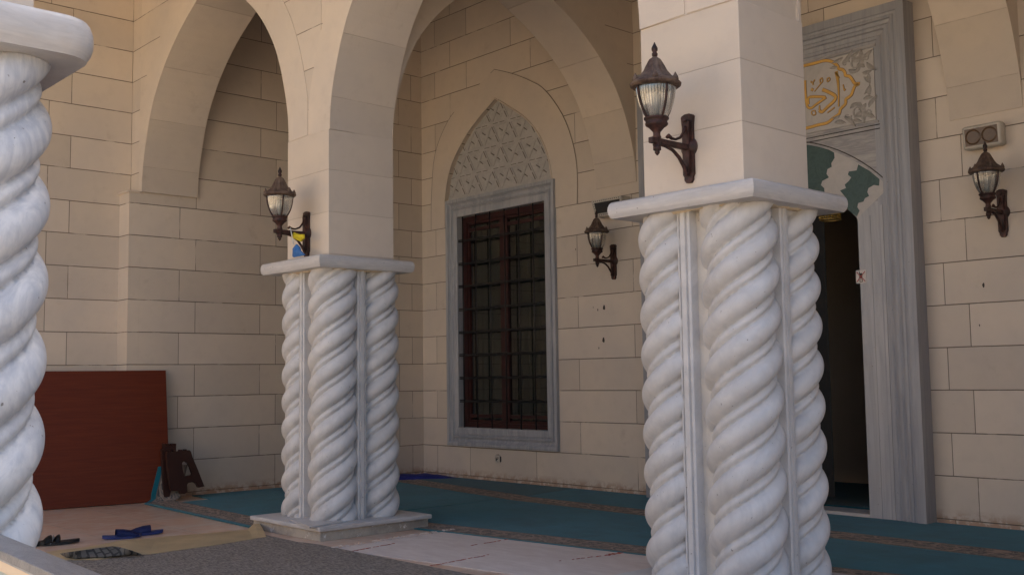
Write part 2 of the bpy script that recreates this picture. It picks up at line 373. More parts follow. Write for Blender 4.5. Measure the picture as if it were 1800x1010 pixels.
M['copcream'] = simple('cream stone strip', (.68, .56, .42), .7, .05)
M['palegreen'] = simple('pale green marble', (.38, .44, .42), .35, .12, 3)

# ------------------------------------------------------------------ survey constants
XW, XO, YW, YF, ZT = -14.02, -14.35, 10.72, 5.9, 8.0
ZF = -.055
# ------------------------------------------------------------------ ground, floor, ceiling
b = bmesh.new(); bx(b, -300, 300, -300, 300, -1.3, -1.0)
tag(obj('ground', b, M['paving']), kind='structure')
b = bmesh.new(); bx(b, XO-.3, 3, .15, YW+.05, -.99, ZF)
tag(obj('floor', b, M['tile']), kind='structure')
b = bmesh.new(); bx(b, XO-.6, 3.2, 5.95, YW+3, ZT, ZT+.4)
tag(obj('ceiling', b, M['ceil']), kind='structure')

def strip_(bm, p, q, w_, y0, y1):
    p, q = Vector(p), Vector(q); t = (q-p).normalized(); n_ = Vector((-t.y, t.x))*w_/2
    f = [bm.verts.new((v.x, y0, v.y)) for v in (p-n_, q-n_, q+n_, p+n_)]; bm.faces.new(f)
# ------------------------------------------------------------------ facade wall with window and portal
WX0, WX1, WZ0, WZS = -13.335, -10.84, .455, 4.365          # marble window surround
ti = [(-13.4, 4.38), (-13.33, 4.7), (-13.2, 4.98), (-13.0, 5.22), (-12.78, 5.42), (-12.48, 5.62), (-12.13, 5.82),
      (-11.8, 5.62), (-11.5, 5.42), (-11.28, 5.22), (-11.10, 4.98), (-10.97, 4.7), (-10.90, 4.38)]
to = [(-13.76, 3.945), (-13.74, 4.55), (-13.64, 5.2), (-13.31, 5.67), (-12.95, 5.90), (-12.55, 6.1), (-12.13, 6.28),
      (-11.72, 6.12), (-11.32, 5.92), (-11.01, 5.71), (-10.67, 5.29), (-10.47, 4.85), (-10.39, 4.43), (-10.40, 3.945)]
def smooth_poly(pts, n=4, corners=()):
    out = []
    for i in range(len(pts)-1):
        p0 = Vector(pts[max(i-1, 0)]); p1 = Vector(pts[i]); p2 = Vector(pts[i+1]); p3 = Vector(pts[min(i+2, len(pts)-1)])
        if i in corners: p0 = p1-(p2-p1)*.6
        if i+1 in corners: p3 = p2+(p2-p1)*.6
        for k in range(n):
            t = k/n
            out.append(tuple(.5*((2*p1)+(-p0+p2)*t+(2*p0-5*p1+4*p2-p3)*t*t+(-p0+3*p1-3*p2+p3)*t**3)))
    out.append(pts[-1]); return out
TI = smooth_poly(ti, 4, (6,)); TO = smooth_poly(to, 4, (6,))
facade = thing('stone_wall', 'long cream limestone block wall at the back with the grilled window and the grey marble portal', 'wall', (-7.2, YW, 0))
FL = Vector((-7.2, YW, 0))
def fobj(name, bm, mat, parent=facade, **kw):
    bmesh.ops.translate(bm, verts=bm.verts, vec=-FL); return obj(name, bm, mat, parent, **kw)
def fuv(o, off):
    me = o.data; uv = me.uv_layers.new(name='UVMap').data
    for p in me.polygons:
        for li in p.loop_indices:
            c = me.vertices[me.loops[li].vertex_index].co + off; uv[li].uv = (c.x if abs(p.normal.x) < .7 else c.y, c.z)
XM = -7.0
hole = [(-13.30, .5), (-13.30, 4.345), (-13.4, 4.345)]+TI+[(-10.90, 4.345), (-10.88, 4.345), (-10.88, .5)]
b = fill_loops([[(XW, -.3), (XM, -.3), (XM, ZF-.01), (-8.6, ZF-.01), (-8.6, 4.0), (XM, 4.0), (XM, ZT), (XW, ZT)], hole], lambda u, v: (u, YW, v))
# reveal of the window hole
lp = [b.verts.new((u, YW, v)) for u, v in hole]; lq = [b.verts.new((u, YW+.35, v)) for u, v in hole]
for i in range(len(hole)):
    j = (i+1) % len(hole); b.faces.new((lp[i], lp[j], lq[j], lq[i]))
o = fobj('masonry', b, M['win']); fuv(o, FL)
b = fill_loops([[(XM, -.3), (3, -.3), (3, ZT), (XM, ZT), (XM, 4.0), (-5.8, 4.0), (-5.8, ZF-.01), (XM, ZF-.01)]], lambda u, v: (u, YW, v))
o = fobj('masonry', b, M['door']); fuv(o, FL)
# plaster surround of the window arch (proud band)
b = bmesh.new()
prism(b, TO+[(-10.895, 3.945)]+[p for p in TI[::-1]]+[(-13.405, 3.945)], lambda u, v, d: (u, d, v), YW-.012, YW+.01)
fobj('arch_surround', weld(b), M['stone'])
b = bmesh.new()
for i in range(len(TO)-1):
    if i < 14 or i > 22: strip_((b), TO[i], TO[i+1], .007, YW-.0145, YW-.005)
fobj('surround_joint', b, M['slit'])
# thin raised bead along the inner edge
b = bmesh.new(); tube(b, [(u, YW-.014, v) for u, v in TI], .014, 6); fobj('arch_bead', b, M['stone'], smooth=True)
# chips broken out of the stone
b = bmesh.new(); rr = random.Random(3)
for px, py, s in ((1051, 544, .02), (1062, 541, .035), (1061, 598, .035), (1053, 611, .014), (1012, 438, .012), (1729, 500, .022), (1722, 571, .012), (1043, 540, .01)):
    c = at(px, py, 1, YW)
    pts = [(c.x+math.cos(k*.9)*s*rr.uniform(.3, .8), c.z+math.sin(k*.9)*s*rr.uniform(.6, 1.5)) for k in range(7)]
    b.faces.new([b.verts.new((u, YW-.003, v)) for u, v in pts])
fobj('chip', b, M['slit'])

win = bpy.data.objects.new('window', None); link(win, facade, (-12.15, 0, 0)); FW0 = FL+Vector((-4.95, 0, 0)); FW0 = Vector((-12.15, YW, 0)); win.location = FW0-FL
def wobj(name, bm, mat, **kw):
    bmesh.ops.translate(bm, verts=bm.verts, vec=-FW0); return obj(name, bm, mat, win, **kw)
def sweep_frame(x0, x1, z0, z1, prof, closed=True, zk=1.):
    b = bmesh.new(); loops = []
    for d, y in prof:
        e = d*zk; c = [(x0+d, z0+(e if closed else 0)), (x0+d, z1-e), (x1-d, z1-e), (x1-d, z0+(e if closed else 0))]
        loops.append([b.verts.new((u, y, v)) for u, v in c])
    for a_, b_ in zip(loops, loops[1:]):
        for i in range(4 if closed else 3):
            j = (i+1) % 4; b.faces.new((a_[i], a_[j], b_[j], b_[i]))
    return b
y = YW
prof = [(0, y+.02), (0, y-.055), (.035, y-.06), (.05, y-.05), (.053, y-.03), (.068, y-.010), (.09, y+.002), (.108, y-.010), (.111, y-.030), (.124, y-.034), (.128, y-.02), (.148, y+.004), (.156, y-.012), (.226, y-.016), (.238, y-.008), (.24, y+.13)]
wobj('marble_frame', sweep_frame(WX0, WX1, WZ0, WZS, prof, zk=1.2), M['winframe'])
# tympanum: straps of a three-way lattice
b = bmesh.new(); YT = YW+.075
b.faces.new([b.verts.new(p) for p in ((-13.5, YT, WZS-.03), (-10.8, YT, WZS-.03), (-10.8, YT, 5.9), (-13.5, YT, 5.9))])
def strip(bm, p, ang, L, w_, y0, y1, mi=0):
    c, s = math.cos(ang), math.sin(ang); q = [(-L/2, -w_/2), (L/2, -w_/2), (L/2, w_/2), (-L/2, w_/2)]
    q = [(p[0]+u*c-v*s, p[1]+u*s+v*c) for u, v in q]
    f = [bm.verts.new((u, y0, v)) for u, v in q]; h = [bm.verts.new((u, y1, v)) for u, v in q]
    bm.faces.new(f).material_index = mi
    for i in range(4): bm.faces.new((f[i], f[(i+1) % 4], h[(i+1) % 4], h[i])).material_index = mi
lat = .355/math.sin(math.radians(60))
A60, A120, A150 = math.radians(120), math.radians(60), math.radians(147)
def inside(p, poly):
    r = False; n = len(poly); j = n-1
    for i in range(n):
        (x1, y1), (x2, y2) = poly[i], poly[j]
        if (y1 > p[1]) != (y2 > p[1]) and p[0] < (x2-x1)*(p[1]-y1)/(y2-y1)+x1: r = not r
        j = i
    return r
TP = [(-13.4, 4.3)]+TI+[(-10.9, 4.3)]
for k in range(-1, 5):
    z = 4.39+.355*k
    for i in range(-6, 12):
        x = -12.12+lat*i-(-1)*(-.5*lat*k)
        for (an, wd) in ((0, .075), (math.radians(120), .06), (math.radians(60), .045)):
            n_ = 4
            for q in range(n_):
                t = (q+.5)/n_*lat; p = (x+math.cos(an)*t, z+math.sin(an)*t)
                if inside(p, TP): strip(b, p, an, lat/n_*1.02, wd, YT-.008-.004*(an == 0)-.002*(wd == .06), YT)
        # hexagonal star facets inside each triangle
        for cx_, cz_, fl in ((x+lat/2, z+.355/3, 1), (x, z+.355*2/3, -1)):
            if inside((cx_, cz_), TP):
                tip = b.verts.new((cx_, YT-.012, cz_)); rg = [b.verts.new((cx_+.07*math.cos(math.pi/3*h), YT-.001, cz_+.07*math.sin(math.pi/3*h))) for h in range(6)]
                for h in range(6): b.faces.new((tip, rg[h], rg[(h+1) % 6]))
wobj('tympanum', b, M['tymp'])
b = bmesh.new()  # thin raised dark strips; their colour stands in for shade in the slits
for k in range(0, 5):
    z = 4.39+.355*k
    for i in range(-6, 12):
        x = -12.12+lat*i+(-.5*lat*k)
        for q in (.22, .6): 
            p = (x+lat*(q+.05), z)
            if inside(p, TP): strip(b, p, 0, .115, .009, YT-.0135, YT-.010)
        for q in (.30, .72):
            an = math.radians(120); p = (x+math.cos(an)*lat*q, z+math.sin(an)*lat*q)
            if inside(p, TP): strip(b, p, an, .13, .012, YT-.0135, YT-.010)
        for q in (-.055, .055):
            an = math.radians(147); p = (x+lat*.5-.205*.0+math.cos(an)*q*1.6-.10, z+.19+math.sin(an)*q*1.6)
            if inside(p, TP): strip(b, p, an, .085, .012, YT-.0145, YT-.001)
wobj('slit_shade', b, M['slit2'])
# timber window, panes, curtain, iron grille
IX0, IX1, IZ0, IZ1 = WX0+.24, WX1-.24, WZ0+.27, WZS-.285
YR = YW+.12
b = sweep_frame(IX0, IX1, IZ0, IZ1, [(-.01, YR), (.085, YR), (.09, YR+.02), (.13, YR+.02), (.135, YR+.05)])
xm = (IX0+IX1)/2-.04
for z_, h_ in ((IZ1-.24, .05), (IZ0+.17, .05)):
    bx(b, IX0+.1, IX1-.1, YR+.012, YR+.05, z_, z_+h_)
bx(b, xm-.085, xm+.085, YR+.005, YR+.06, IZ0+.12, IZ1-.12); bx(b, xm-.03, xm+.03, YR-.008, YR+.01, IZ0+.1, IZ1-.1)
wobj('window_frame', b, M['redwood'])
for x0, x1 in ((IX0+.16, xm-.085), (xm+.085, IX1-.16)):
    b = bmesh.new(); bx(b, x0, x1, YR+.035, YR+.04, IZ0+.15, IZ1-.15); wobj('pane', b, M['pane'])
b = bmesh.new(); n = 150; pr = None
for i in range(n+1):
    u = i/n; x = IX0+.02+u*(IX1-IX0-.04); yy = YR+.22+.035*math.sin(u*95)+.02*math.sin(u*41+1)
    q = (b.verts.new((x, yy, IZ0-.02)), b.verts.new((x, yy, IZ1)))
    if pr: b.faces.new((pr[0], q[0], q[1], pr[1]))
    pr = q
wobj('curtain', b, M['curtain'], smooth=True)
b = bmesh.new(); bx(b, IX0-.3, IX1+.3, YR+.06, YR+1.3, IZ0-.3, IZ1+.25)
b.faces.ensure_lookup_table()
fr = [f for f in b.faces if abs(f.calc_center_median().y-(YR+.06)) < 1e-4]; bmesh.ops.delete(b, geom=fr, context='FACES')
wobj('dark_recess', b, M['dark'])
b = bmesh.new()
for x in (-12.68, -12.34, -12.0, -11.68, -11.36, -13.0, ):
    tube(b, [(x, YW+.03, IZ0-.04), (x, YW+.03, IZ1+.02)], .011, 6)
for z in (3.68, 3.31, 2.95, 2.58, 2.22, 1.86, 1.50, 1.14):
    for dz in (0, .026):
        tube(b, [(IX0-.02+i*.12, YW+.03+(.012 if i % 2 else -.012), z+dz*(1 if i % 4 < 2 else .6)) for i in range(18)], .009, 6)
wobj('grille', b, M['iron'])

# ------------------------------------------------------------------ marble portal
portal = bpy.data.objects.new('portal', None); FP = Vector((-7.2, 10.5, 0)); link(portal, facade, FP-FL)
def pobj(name, bm, mat, **kw):
    bmesh.ops.translate(bm, verts=bm.verts, vec=-FP); return obj(name, bm, mat, portal, **kw)
PX0, PX1, PZ1 = -9.07, -5.33, 5.46
y = 10.5
prof = [(0, YW+.02), (0, y), (.09, y), (.10, y+.015), (.125, y+.02), (.135, y+.008), (.16, y+.008), (.165, y+.03), (.20, y+.045), (.22, y+.03), (.25, y+.032), (.26, y+.055), (.30, y+.07), (.315, y+.058), (.345, y+.058), (.35, y+.075), (.42, y+.075)]
pobj('moulded_frame', sweep_frame(PX0, PX1, ZF-.01, PZ1, prof, False), M['portal'])
YP = y+.075; R1, R2, ZC, XC = 1.62, 2.10, 2.1, -7.2
ang0 = math.acos(1.2/R1)
arc = [(XC+R1*math.cos(t), ZC+R1*math.sin(t)) for t in [ang0+(math.pi-2*ang0)*k/24 for k in range(25)]]
outl = [(PX0+.42, ZF-.01), (-8.4, ZF-.01)]+arc[::-1]+[(-6.0, ZF-.01), (PX1-.3, ZF-.01), (PX1-.3, PZ1-.3), (PX0+.3, PZ1-.3)]
outl[1] = (XC-1.2, ZF-.01); 
b = fill_loops([[(XC+1.2, 3.35)]+[(PX1-.42, 3.35), (PX1-.42, PZ1-.42), (PX0+.42, PZ1-.42), (PX0+.42, 3.35), (XC-1.2, 3.35)]+[p for p in arc[::-1] if p[1] > 3.35]], lambda u, v: (u, YP, v))
pobj('field', b, M['portalh'])
b = bmesh.new()
lowarc = [p for p in arc if p[1] <= 3.35 and p[0] > XC]
for sgn in (1, -1):
    pts = [(XC+sgn*(p[0]-XC), p[1]) for p in [(XC+1.2, ZF-.01)]+lowarc+[(XC+1.2, 3.349)]]
    xs = XC+sgn*1.2; xe = XC+sgn*1.45
    q = [(xs, ZF-.01), (xe, ZF-.01), (xe, 3.35), (xs, 3.35)]
    b.faces.new([b.verts.new((u, YP, v)) for u, v in q])
    # vertical fillets on the jamb
    bx(b, min(xs, xe)+.13, min(xs, xe)+.15, YP-.006, YP+.004, ZF, 3.2); bx(b, min(xs, xe)+.27, min(xs, xe)+.30, YP-.008, YP+.004, ZF, 3.3)
    # reveal
    b.faces.new([b.verts.new(v) for v in ((xs, YP, ZF-.01), (xs, YP+.35, ZF-.01), (xs, YP+.35, 3.35), (xs, YP, 3.35))])
pr = None
for (u, v) in arc:
    q = (b.verts.new((u, YP, v)), b.verts.new((u, YP+.35, v)))
    if pr: b.faces.new((pr[0], pr[1], q[1], q[0]))
    pr = q
pobj('jamb', b, M['jambm'])
# corner pieces between jamb top and arch
# joggled voussoirs
def PP(px, py): v = at(px, py, 1, YP); return (v.x, v.z)
o5 = lambda x, y_: PP(1400+x/2.404, y_/2.404)
g1 = [o5(*p) for p in ((48, 622), (110, 628), (160, 645), (162, 668), (148, 690), (150, 705), (132, 715), (128, 735), (138, 750), (110, 765), (104, 782), (118, 795), (110, 812), (60, 800), (20, 790), (0, 780), (0, 620))]
g2 = [o5(*p) for p in ((262, 695), (310, 722), (352, 757), (350, 785), (328, 782), (305, 795), (300, 812), (308, 828), (290, 838), (284, 852), (262, 858), (258, 875), (268, 890), (256, 915), (240, 915), (205, 880), (212, 850), (205, 830), (185, 805), (210, 795), (205, 780), (222, 765), (232, 750), (218, 738), (222, 725), (255, 720))]
def rs(p): return math.hypot(p[0]-XC, p[1]-ZC)
def clampr(pts):
    out = []
    for p in pts:
        r_ = rs(p); k = min(max(r_, R1+.003), R2)/r_; out.append((XC+(p[0]-XC)*k, ZC+(p[1]-ZC)*k))
    return out
def wavy(t0, t1):
    """radial joggled joint from inner to outer arc"""
    return [(XC+(R1+(R2-R1)*q)*math.cos(t0+t1*math.sin(q*9.5)*.5*(1 if int(q*6) % 2 else .6)), ZC+(R1+(R2-R1)*q)*math.sin(t0+t1*math.sin(q*9.5)*.5)) for q in [i/12 for i in range(13)]]
b = bmesh.new()
b2 = fill_loops([clampr(g2)], lambda u, v: (u, YP-.004, v)); join(b, b2)
b2 = fill_loops([clampr([(2*XC-u, v) for u, v in g2])], lambda u, v: (u, YP-.004, v)); join(b, b2)
right = g1[2:15]
lw = wavy(math.radians(75), .08)
for sg in (1, -1):
    pts = clampr(right); a0_ = math.atan2(pts[0][1]-ZC, pts[0][0]-XC); a1_ = math.atan2(pts[-1][1]-ZC, pts[-1][0]-XC)
    top_ = [(XC+R2*math.cos(a0_+(math.radians(75)-a0_)*k/6), ZC+R2*math.sin(a0_+(math.radians(75)-a0_)*k/6)) for k in range(1, 6)][::-1]
    pl_ = [(XC+R2*math.cos(math.radians(75)), ZC+R2*math.sin(math.radians(75)))]+lw[::-1][1:-1]
    bot_ = [(XC+(R1+.003)*math.cos(math.radians(75)+(math.radians(60)-math.radians(75))*k/4), ZC+(R1+.003)*math.sin(math.radians(75)+(math.radians(60)-math.radians(75))*k/4)) for k in range(5)]
    poly = top_[:0]+pts[:10]+bot_[::-1]+pl_[::-1]+top_
    poly = [(XC+sg*(u-XC), v) for u, v in poly]
    join(b, fill_loops([poly], lambda u, v: (u, YP-.004, v)))
pobj('green_voussoir', b, M['green'])
b = bmesh.new()
for t0 in (46, 90, 134):
    for rr_ in (0,):
        pass
# pale ring behind the green stones and its incised outer line
ringp = [(XC+R2*math.cos(t), ZC+R2*math.sin(t)) for t in [math.radians(41)+(math.radians(98))*k/30 for k in range(31)]]
ringi = [(XC+(R1+.001)*math.cos(t), ZC+(R1+.001)*math.sin(t)) for t in [math.radians(42.2)+(math.radians(95.6))*k/30 for k in range(31)]]
join(b, fill_loops([ringp+ringi[::-1]], lambda u, v: (u, YP-.002, v))); pobj('pale_voussoir', b, M['white_marble'])
b = bmesh.new(); tube(b, [(XC+(R2+.03)*math.cos(math.radians(t)), YP-.001, ZC+(R2+.03)*math.sin(math.radians(t))) for t in range(41, 140, 3)], .006, 5)
for z in (4.18, 4.135): tube(b, [(PX0+.36, YP-.001, z), (PX1-.36, YP-.001, z)], .005, 5)
pobj('incised_line', b, M['slit'])
b = bmesh.new(); bx(b, PX0+.37, PX1-.37, YP-.014, YP+.01, 5.045, 5.075); bx(b, PX0+.37, PX1-.37, YP-.014, YP+.01, 4.205, 4.225)
pobj('fillet', b, M['portalh'])
# calligraphy panel
YC = YP-.016
b = bmesh.new(); bx(b, 2*XC+5.725, -5.725, YC, YP+.01, 4.235, 5.03); panel = pobj('calligraphy_panel', b, M['white_marble'])
def PC(x, y_): v = at(1400+x/6.3125, 80+y_/6.3125, 1, YC); return (v.x, v.z)
def ribbon(bm, pts, ws, y0, y1, mi=0):
    pts = [Vector(p) for p in pts]; L_, R_ = [], []
    for i, p in enumerate(pts):
        t = (pts[min(i+1, len(pts)-1)]-pts[max(i-1, 0)]).normalized(); n_ = Vector((-t.y, t.x)); w_ = ws[i] if isinstance(ws, (list, tuple)) else ws
        L_.append(p+n_*w_/2); R_.append(p-n_*w_/2)
    for i in range(len(pts)-1):
        q = [L_[i], L_[i+1], R_[i+1], R_[i]]
        f = [bm.verts.new((v.x, y0, v.y)) for v in q]; h = [bm.verts.new((v.x, y1, v.y)) for v in q]
        bm.faces.new(f).material_index = mi
        for a_, b_ in ((0, 1), (2, 3)): bm.faces.new((f[a_], f[b_], h[b_], h[a_])).material_index = mi
        if i == 0: bm.faces.new((f[0], f[3], h[3], h[0])).material_index = mi
        if i == len(pts)-2: bm.faces.new((f[1], f[2], h[2], h[1])).material_index = mi
cart = [PC(*p) for p in ((95, 225), (200, 200), (300, 172), (360, 172), (410, 190), (455, 225), (475, 262), (515, 270), (540, 305), (545, 335), (590, 345), (620, 380), (650, 425), (690, 425), (705, 425))]
cart2 = [PC(*p) for p in ((690, 432), (652, 450), (630, 500), (610, 550), (575, 580), (548, 600), (545, 650), (490, 708), (475, 760), (400, 815), (340, 860), (230, 885), (110, 918))]
gold = bmesh.new(); dk = bmesh.new()
def both(pts, ws, outline=True):
    P_ = [tuple(p) for p in pts]
    ribbon(gold, P_, ws, YC-.007, YC)
    if outline: ribbon(dk, P_, [w_+.008 for w_ in (ws if isinstance(ws, (list, tuple)) else [ws]*len(P_))], YC-.003, YC)
for sg in (1, -1):
    for cc in (cart, cart2):
        q = [(XC+sg*(u-XC), v) for u, v in cc]; q = [(XC, q[0][1])] + q if cc is cart else q+[(XC, q[-1][1])]
        both(smooth_poly(q, 3), .030)
def st(pts, ws): both(smooth_poly([PC(*p) for p in pts], 3), [ws[0]+(ws[1]-ws[0])*i/(3*(len(pts)-1)) for i in range(3*(len(pts)-1)+1)])
st([(442, 290), (462, 400), (470, 520), (470, 680)], (.034, .012))                 # alef
st([(435, 300), (478, 365)], (.02, .008))
st([(290, 490), (350, 515), (430, 560), (425, 610), (350, 680), (285, 740), (255, 720)], (.036, .030))   # dal
st([(255, 715), (258, 665)], (.02, .007))
st([(135, 655), (130, 610), (155, 572), (320, 575), (290, 605), (220, 655), (165, 695), (125, 680), (108, 600), (97, 390)], (.026, .024))   # kha
st([(165, 485), (188, 497)], (.028, .028)); st([(160, 400), (180, 415), (205, 380)], (.012, .01)); st([(182, 412), (188, 440)], (.012, .01))
st([(270, 425), (262, 385), (285, 362), (292, 400), (275, 420), (235, 470), (200, 512)], (.01, .006))
st([(345, 405), (342, 372), (365, 360), (372, 385), (345, 405)], (.009, .009)); st([(520, 435), (528, 480), (535, 500), (545, 480)], (.009, .012))
st([(345, 748), (425, 688)], (.008, .012)); st([(175, 770), (170, 735), (205, 725), (215, 765), (180, 775)], (.008, .008))
# the word runs on to the left: lam, waw, alef
X_ = -6.72
for pts, ws in (([(X_, 4.88), (X_+.005, 4.60), (X_-.04, 4.47), (X_-.13, 4.46), (X_-.18, 4.53)], (.032, .014)),
                ([(X_-.30, 4.62), (X_-.24, 4.66), (X_-.22, 4.58), (X_-.30, 4.56), (X_-.23, 4.56), (X_-.27, 4.46), (X_-.38, 4.40)], (.024, .02)),
                ([(X_-.52, 4.88), (X_-.50, 4.66), (X_-.50, 4.44)], (.034, .012))):
    q = smooth_poly(pts, 3); both(q, [ws[0]+(ws[1]-ws[0])*i/(len(q)-1) for i in range(len(q))])
def popbj(name, bm, mat):
    bmesh.ops.translate(bm, verts=bm.verts, vec=-FP); bmesh.ops.recalc_face_normals(bm, faces=bm.faces)
    return obj(name, bm, mat, panel)
popbj('gold_lettering', gold, M['gold']); popbj('carved_outline', dk, M['goldline'])
lf = bmesh.new()
def leaf(bm, p, ang, L, w_, bend=.3):
    n_ = 7; c, s = math.cos(ang), math.sin(ang); pr = None
    for i in range(n_):
        t = i/(n_-1); hw = w_*math.sin(math.pi*min(t*.93+.05, 1))*.5; a2 = bend*t*L
        pu, pv = t*L, a2*t
        def tr_(u, v): return (p[0]+u*c-v*s, p[1]+u*s+v*c)
        l, m_, r_ = tr_(pu, pv+hw), tr_(pu, pv), tr_(pu, pv-hw)
        q = (bm.verts.new((l[0], YC-.001, l[1])), bm.verts.new((m_[0], YC-.014, m_[1])), bm.verts.new((r_[0], YC-.001, r_[1])))
        if pr:
            bm.faces.new((pr[0], q[0], q[1], pr[1])); bm.faces.new((pr[1], q[1], q[2], pr[2]))
        pr = q
def curl(bm, p, r_, a0, turns, w_=.02):
    n_ = 18; pts = []
    for i in range(n_):
        t = i/(n_-1); rr_ = r_*(1-.75*t); a_ = a0+turns*2*math.pi*t; pts.append((p[0]+rr_*math.cos(a_), p[1]+rr_*math.sin(a_)))
    ribbon(bm, pts, [w_*(1-.4*i/n_) for i in range(n_)], YC-.009, YC)
rl = random.Random(5)
for sg in (1, -1):
    for up in (1, -1):
        z_ = 4.635
        def q(u, v): return (XC+sg*(u-XC), z_+up*v)
        for (u, v, a_, L_, w_) in ((-6.10, .30, .4, .16, .05), (-5.98, .33, -.5, .15, .06), (-5.90, .22, 1.0, .17, .07), (-5.84, .33, .0, .10, .05), (-5.80, .25, -1.2, .13, .05), (-5.78, .12, -1.9, .10, .05), (-6.02, .22, -.8, .10, .05), (-5.86, .15, -.4, .10, .045), (-6.15, .27, 2.6, .09, .04), (-6.22, .345, -.2, .12, .05), (-5.95, .18, .3, .09, .05), (-5.83, .20, 2.2, .09, .045), (-5.79, .02, 1.8, .08, .04), (-6.0, .36, -.1, .1, .04)):
            leaf(lf, q(u, v), (a_ if sg > 0 else math.pi-a_)*up, L_*1.1, w_*1.25, .4*up*sg)
        curl(lf, q(-5.93, .26), .075, 1.2*up, .8*up*sg); curl(lf, q(-5.81, .30), .05, 3.0*up, -.9*up*sg); curl(lf, q(-6.06, .30), .05, 0, .9*up*sg, .014)
popbj('leaf_relief', lf, M['leafrel'])
# threshold, doorway interior
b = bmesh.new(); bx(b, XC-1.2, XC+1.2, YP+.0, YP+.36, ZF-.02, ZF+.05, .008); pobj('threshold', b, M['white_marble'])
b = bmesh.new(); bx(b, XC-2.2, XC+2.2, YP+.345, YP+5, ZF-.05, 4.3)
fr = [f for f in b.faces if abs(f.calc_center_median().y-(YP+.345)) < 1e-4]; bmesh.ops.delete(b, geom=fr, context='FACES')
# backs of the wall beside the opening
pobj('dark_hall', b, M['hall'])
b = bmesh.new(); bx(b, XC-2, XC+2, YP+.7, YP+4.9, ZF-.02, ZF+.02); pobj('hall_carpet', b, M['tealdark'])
b = bmesh.new(); bx(b, XC-.2, XC+1.9, YP+3.6, YP+4.2, ZF, 1.05, .01); bx(b, XC-.1, XC+1.0, YP+3.58, YP+3.61, .1, .5, .005); pobj('hall_cupboard', b, M['boardedge'])
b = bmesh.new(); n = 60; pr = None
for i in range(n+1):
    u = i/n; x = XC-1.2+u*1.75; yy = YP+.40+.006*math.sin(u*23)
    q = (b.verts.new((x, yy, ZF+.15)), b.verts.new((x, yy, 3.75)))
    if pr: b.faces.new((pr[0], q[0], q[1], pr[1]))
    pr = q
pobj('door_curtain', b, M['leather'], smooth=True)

# pierced brass lantern hanging just inside the door
c = at(1459, 380, 1, 10.80)
t = thing('hanging_lamp', 'small pierced brass lamp hanging in the dark doorway under the portal arch', 'lamp', (c.x, c.y, c.z-.045))
b = bmesh.new()
for z in (0, .03):
    for k in range(22):
        a_ = 2*math.pi*(k+.5*(z == .03))/22
        lathe(b, [(.004, -.012), (.012, 0), (.004, .012)], 6, (.115*math.cos(a_), .115*math.sin(a_), .03+z))
for z in (.005, .085): tube(b, [(.117*math.cos(2*math.pi*k/24), .117*math.sin(2*math.pi*k/24), z) for k in range(25)], .006, 5)
obj('shade', b, M['brass'], t)
b = bmesh.new(); tube(b, [(0, 0, .12), (0, 0, 3.62-(c.z-.08)+.2)], .006, 6)
for k in range(3): tube(b, [(0, 0, .3), (.115*math.cos(k*2.1), .115*math.sin(k*2.1), .125)], .003, 5)
obj('chain', b, M['iron'], t)

# ------------------------------------------------------------------ left walls
def wall_box(name, label, x0, x1, y0, y1, z0, z1, mat, cat='wall'):
    b = bmesh.new(); bx(b, x0, x1, y0, y1, z0, z1); o = obj(name, b, mat, None); box_uv(o); return tag(o, label, cat)
wall_box('stone_wall', 'added unseen side wall blocking light at the right end of the arcade', -.35, .0, 5.9, YW+.02, -.3, ZT, M['left'])  # added wall, out of view, cutting the light from the right
wall_box('stone_wall', 'cream limestone block side wall inside the arcade, behind the folding stool', XW-.4, XW, 5.903, YW+.02, -.3, ZT, M['left'])
o = wall_box('stone_wall', 'recessed cream limestone block wall at far left behind the red board', XO-.4, XO, -1.5, 5.9, -.3, ZT, M['outer'])
b = bmesh.new(); bx(b, XO-.01, XW+.001, 5.745, 5.902, ZF, 4.085); bx(b, XO-.01, XW+.025, 5.725, 5.885, 4.085, 4.108)
tag(box_uv(obj('corner_pilaster', b, M['left'])), 'narrow cream corner pilaster with a small cap where the left arch springs', 'pilaster')

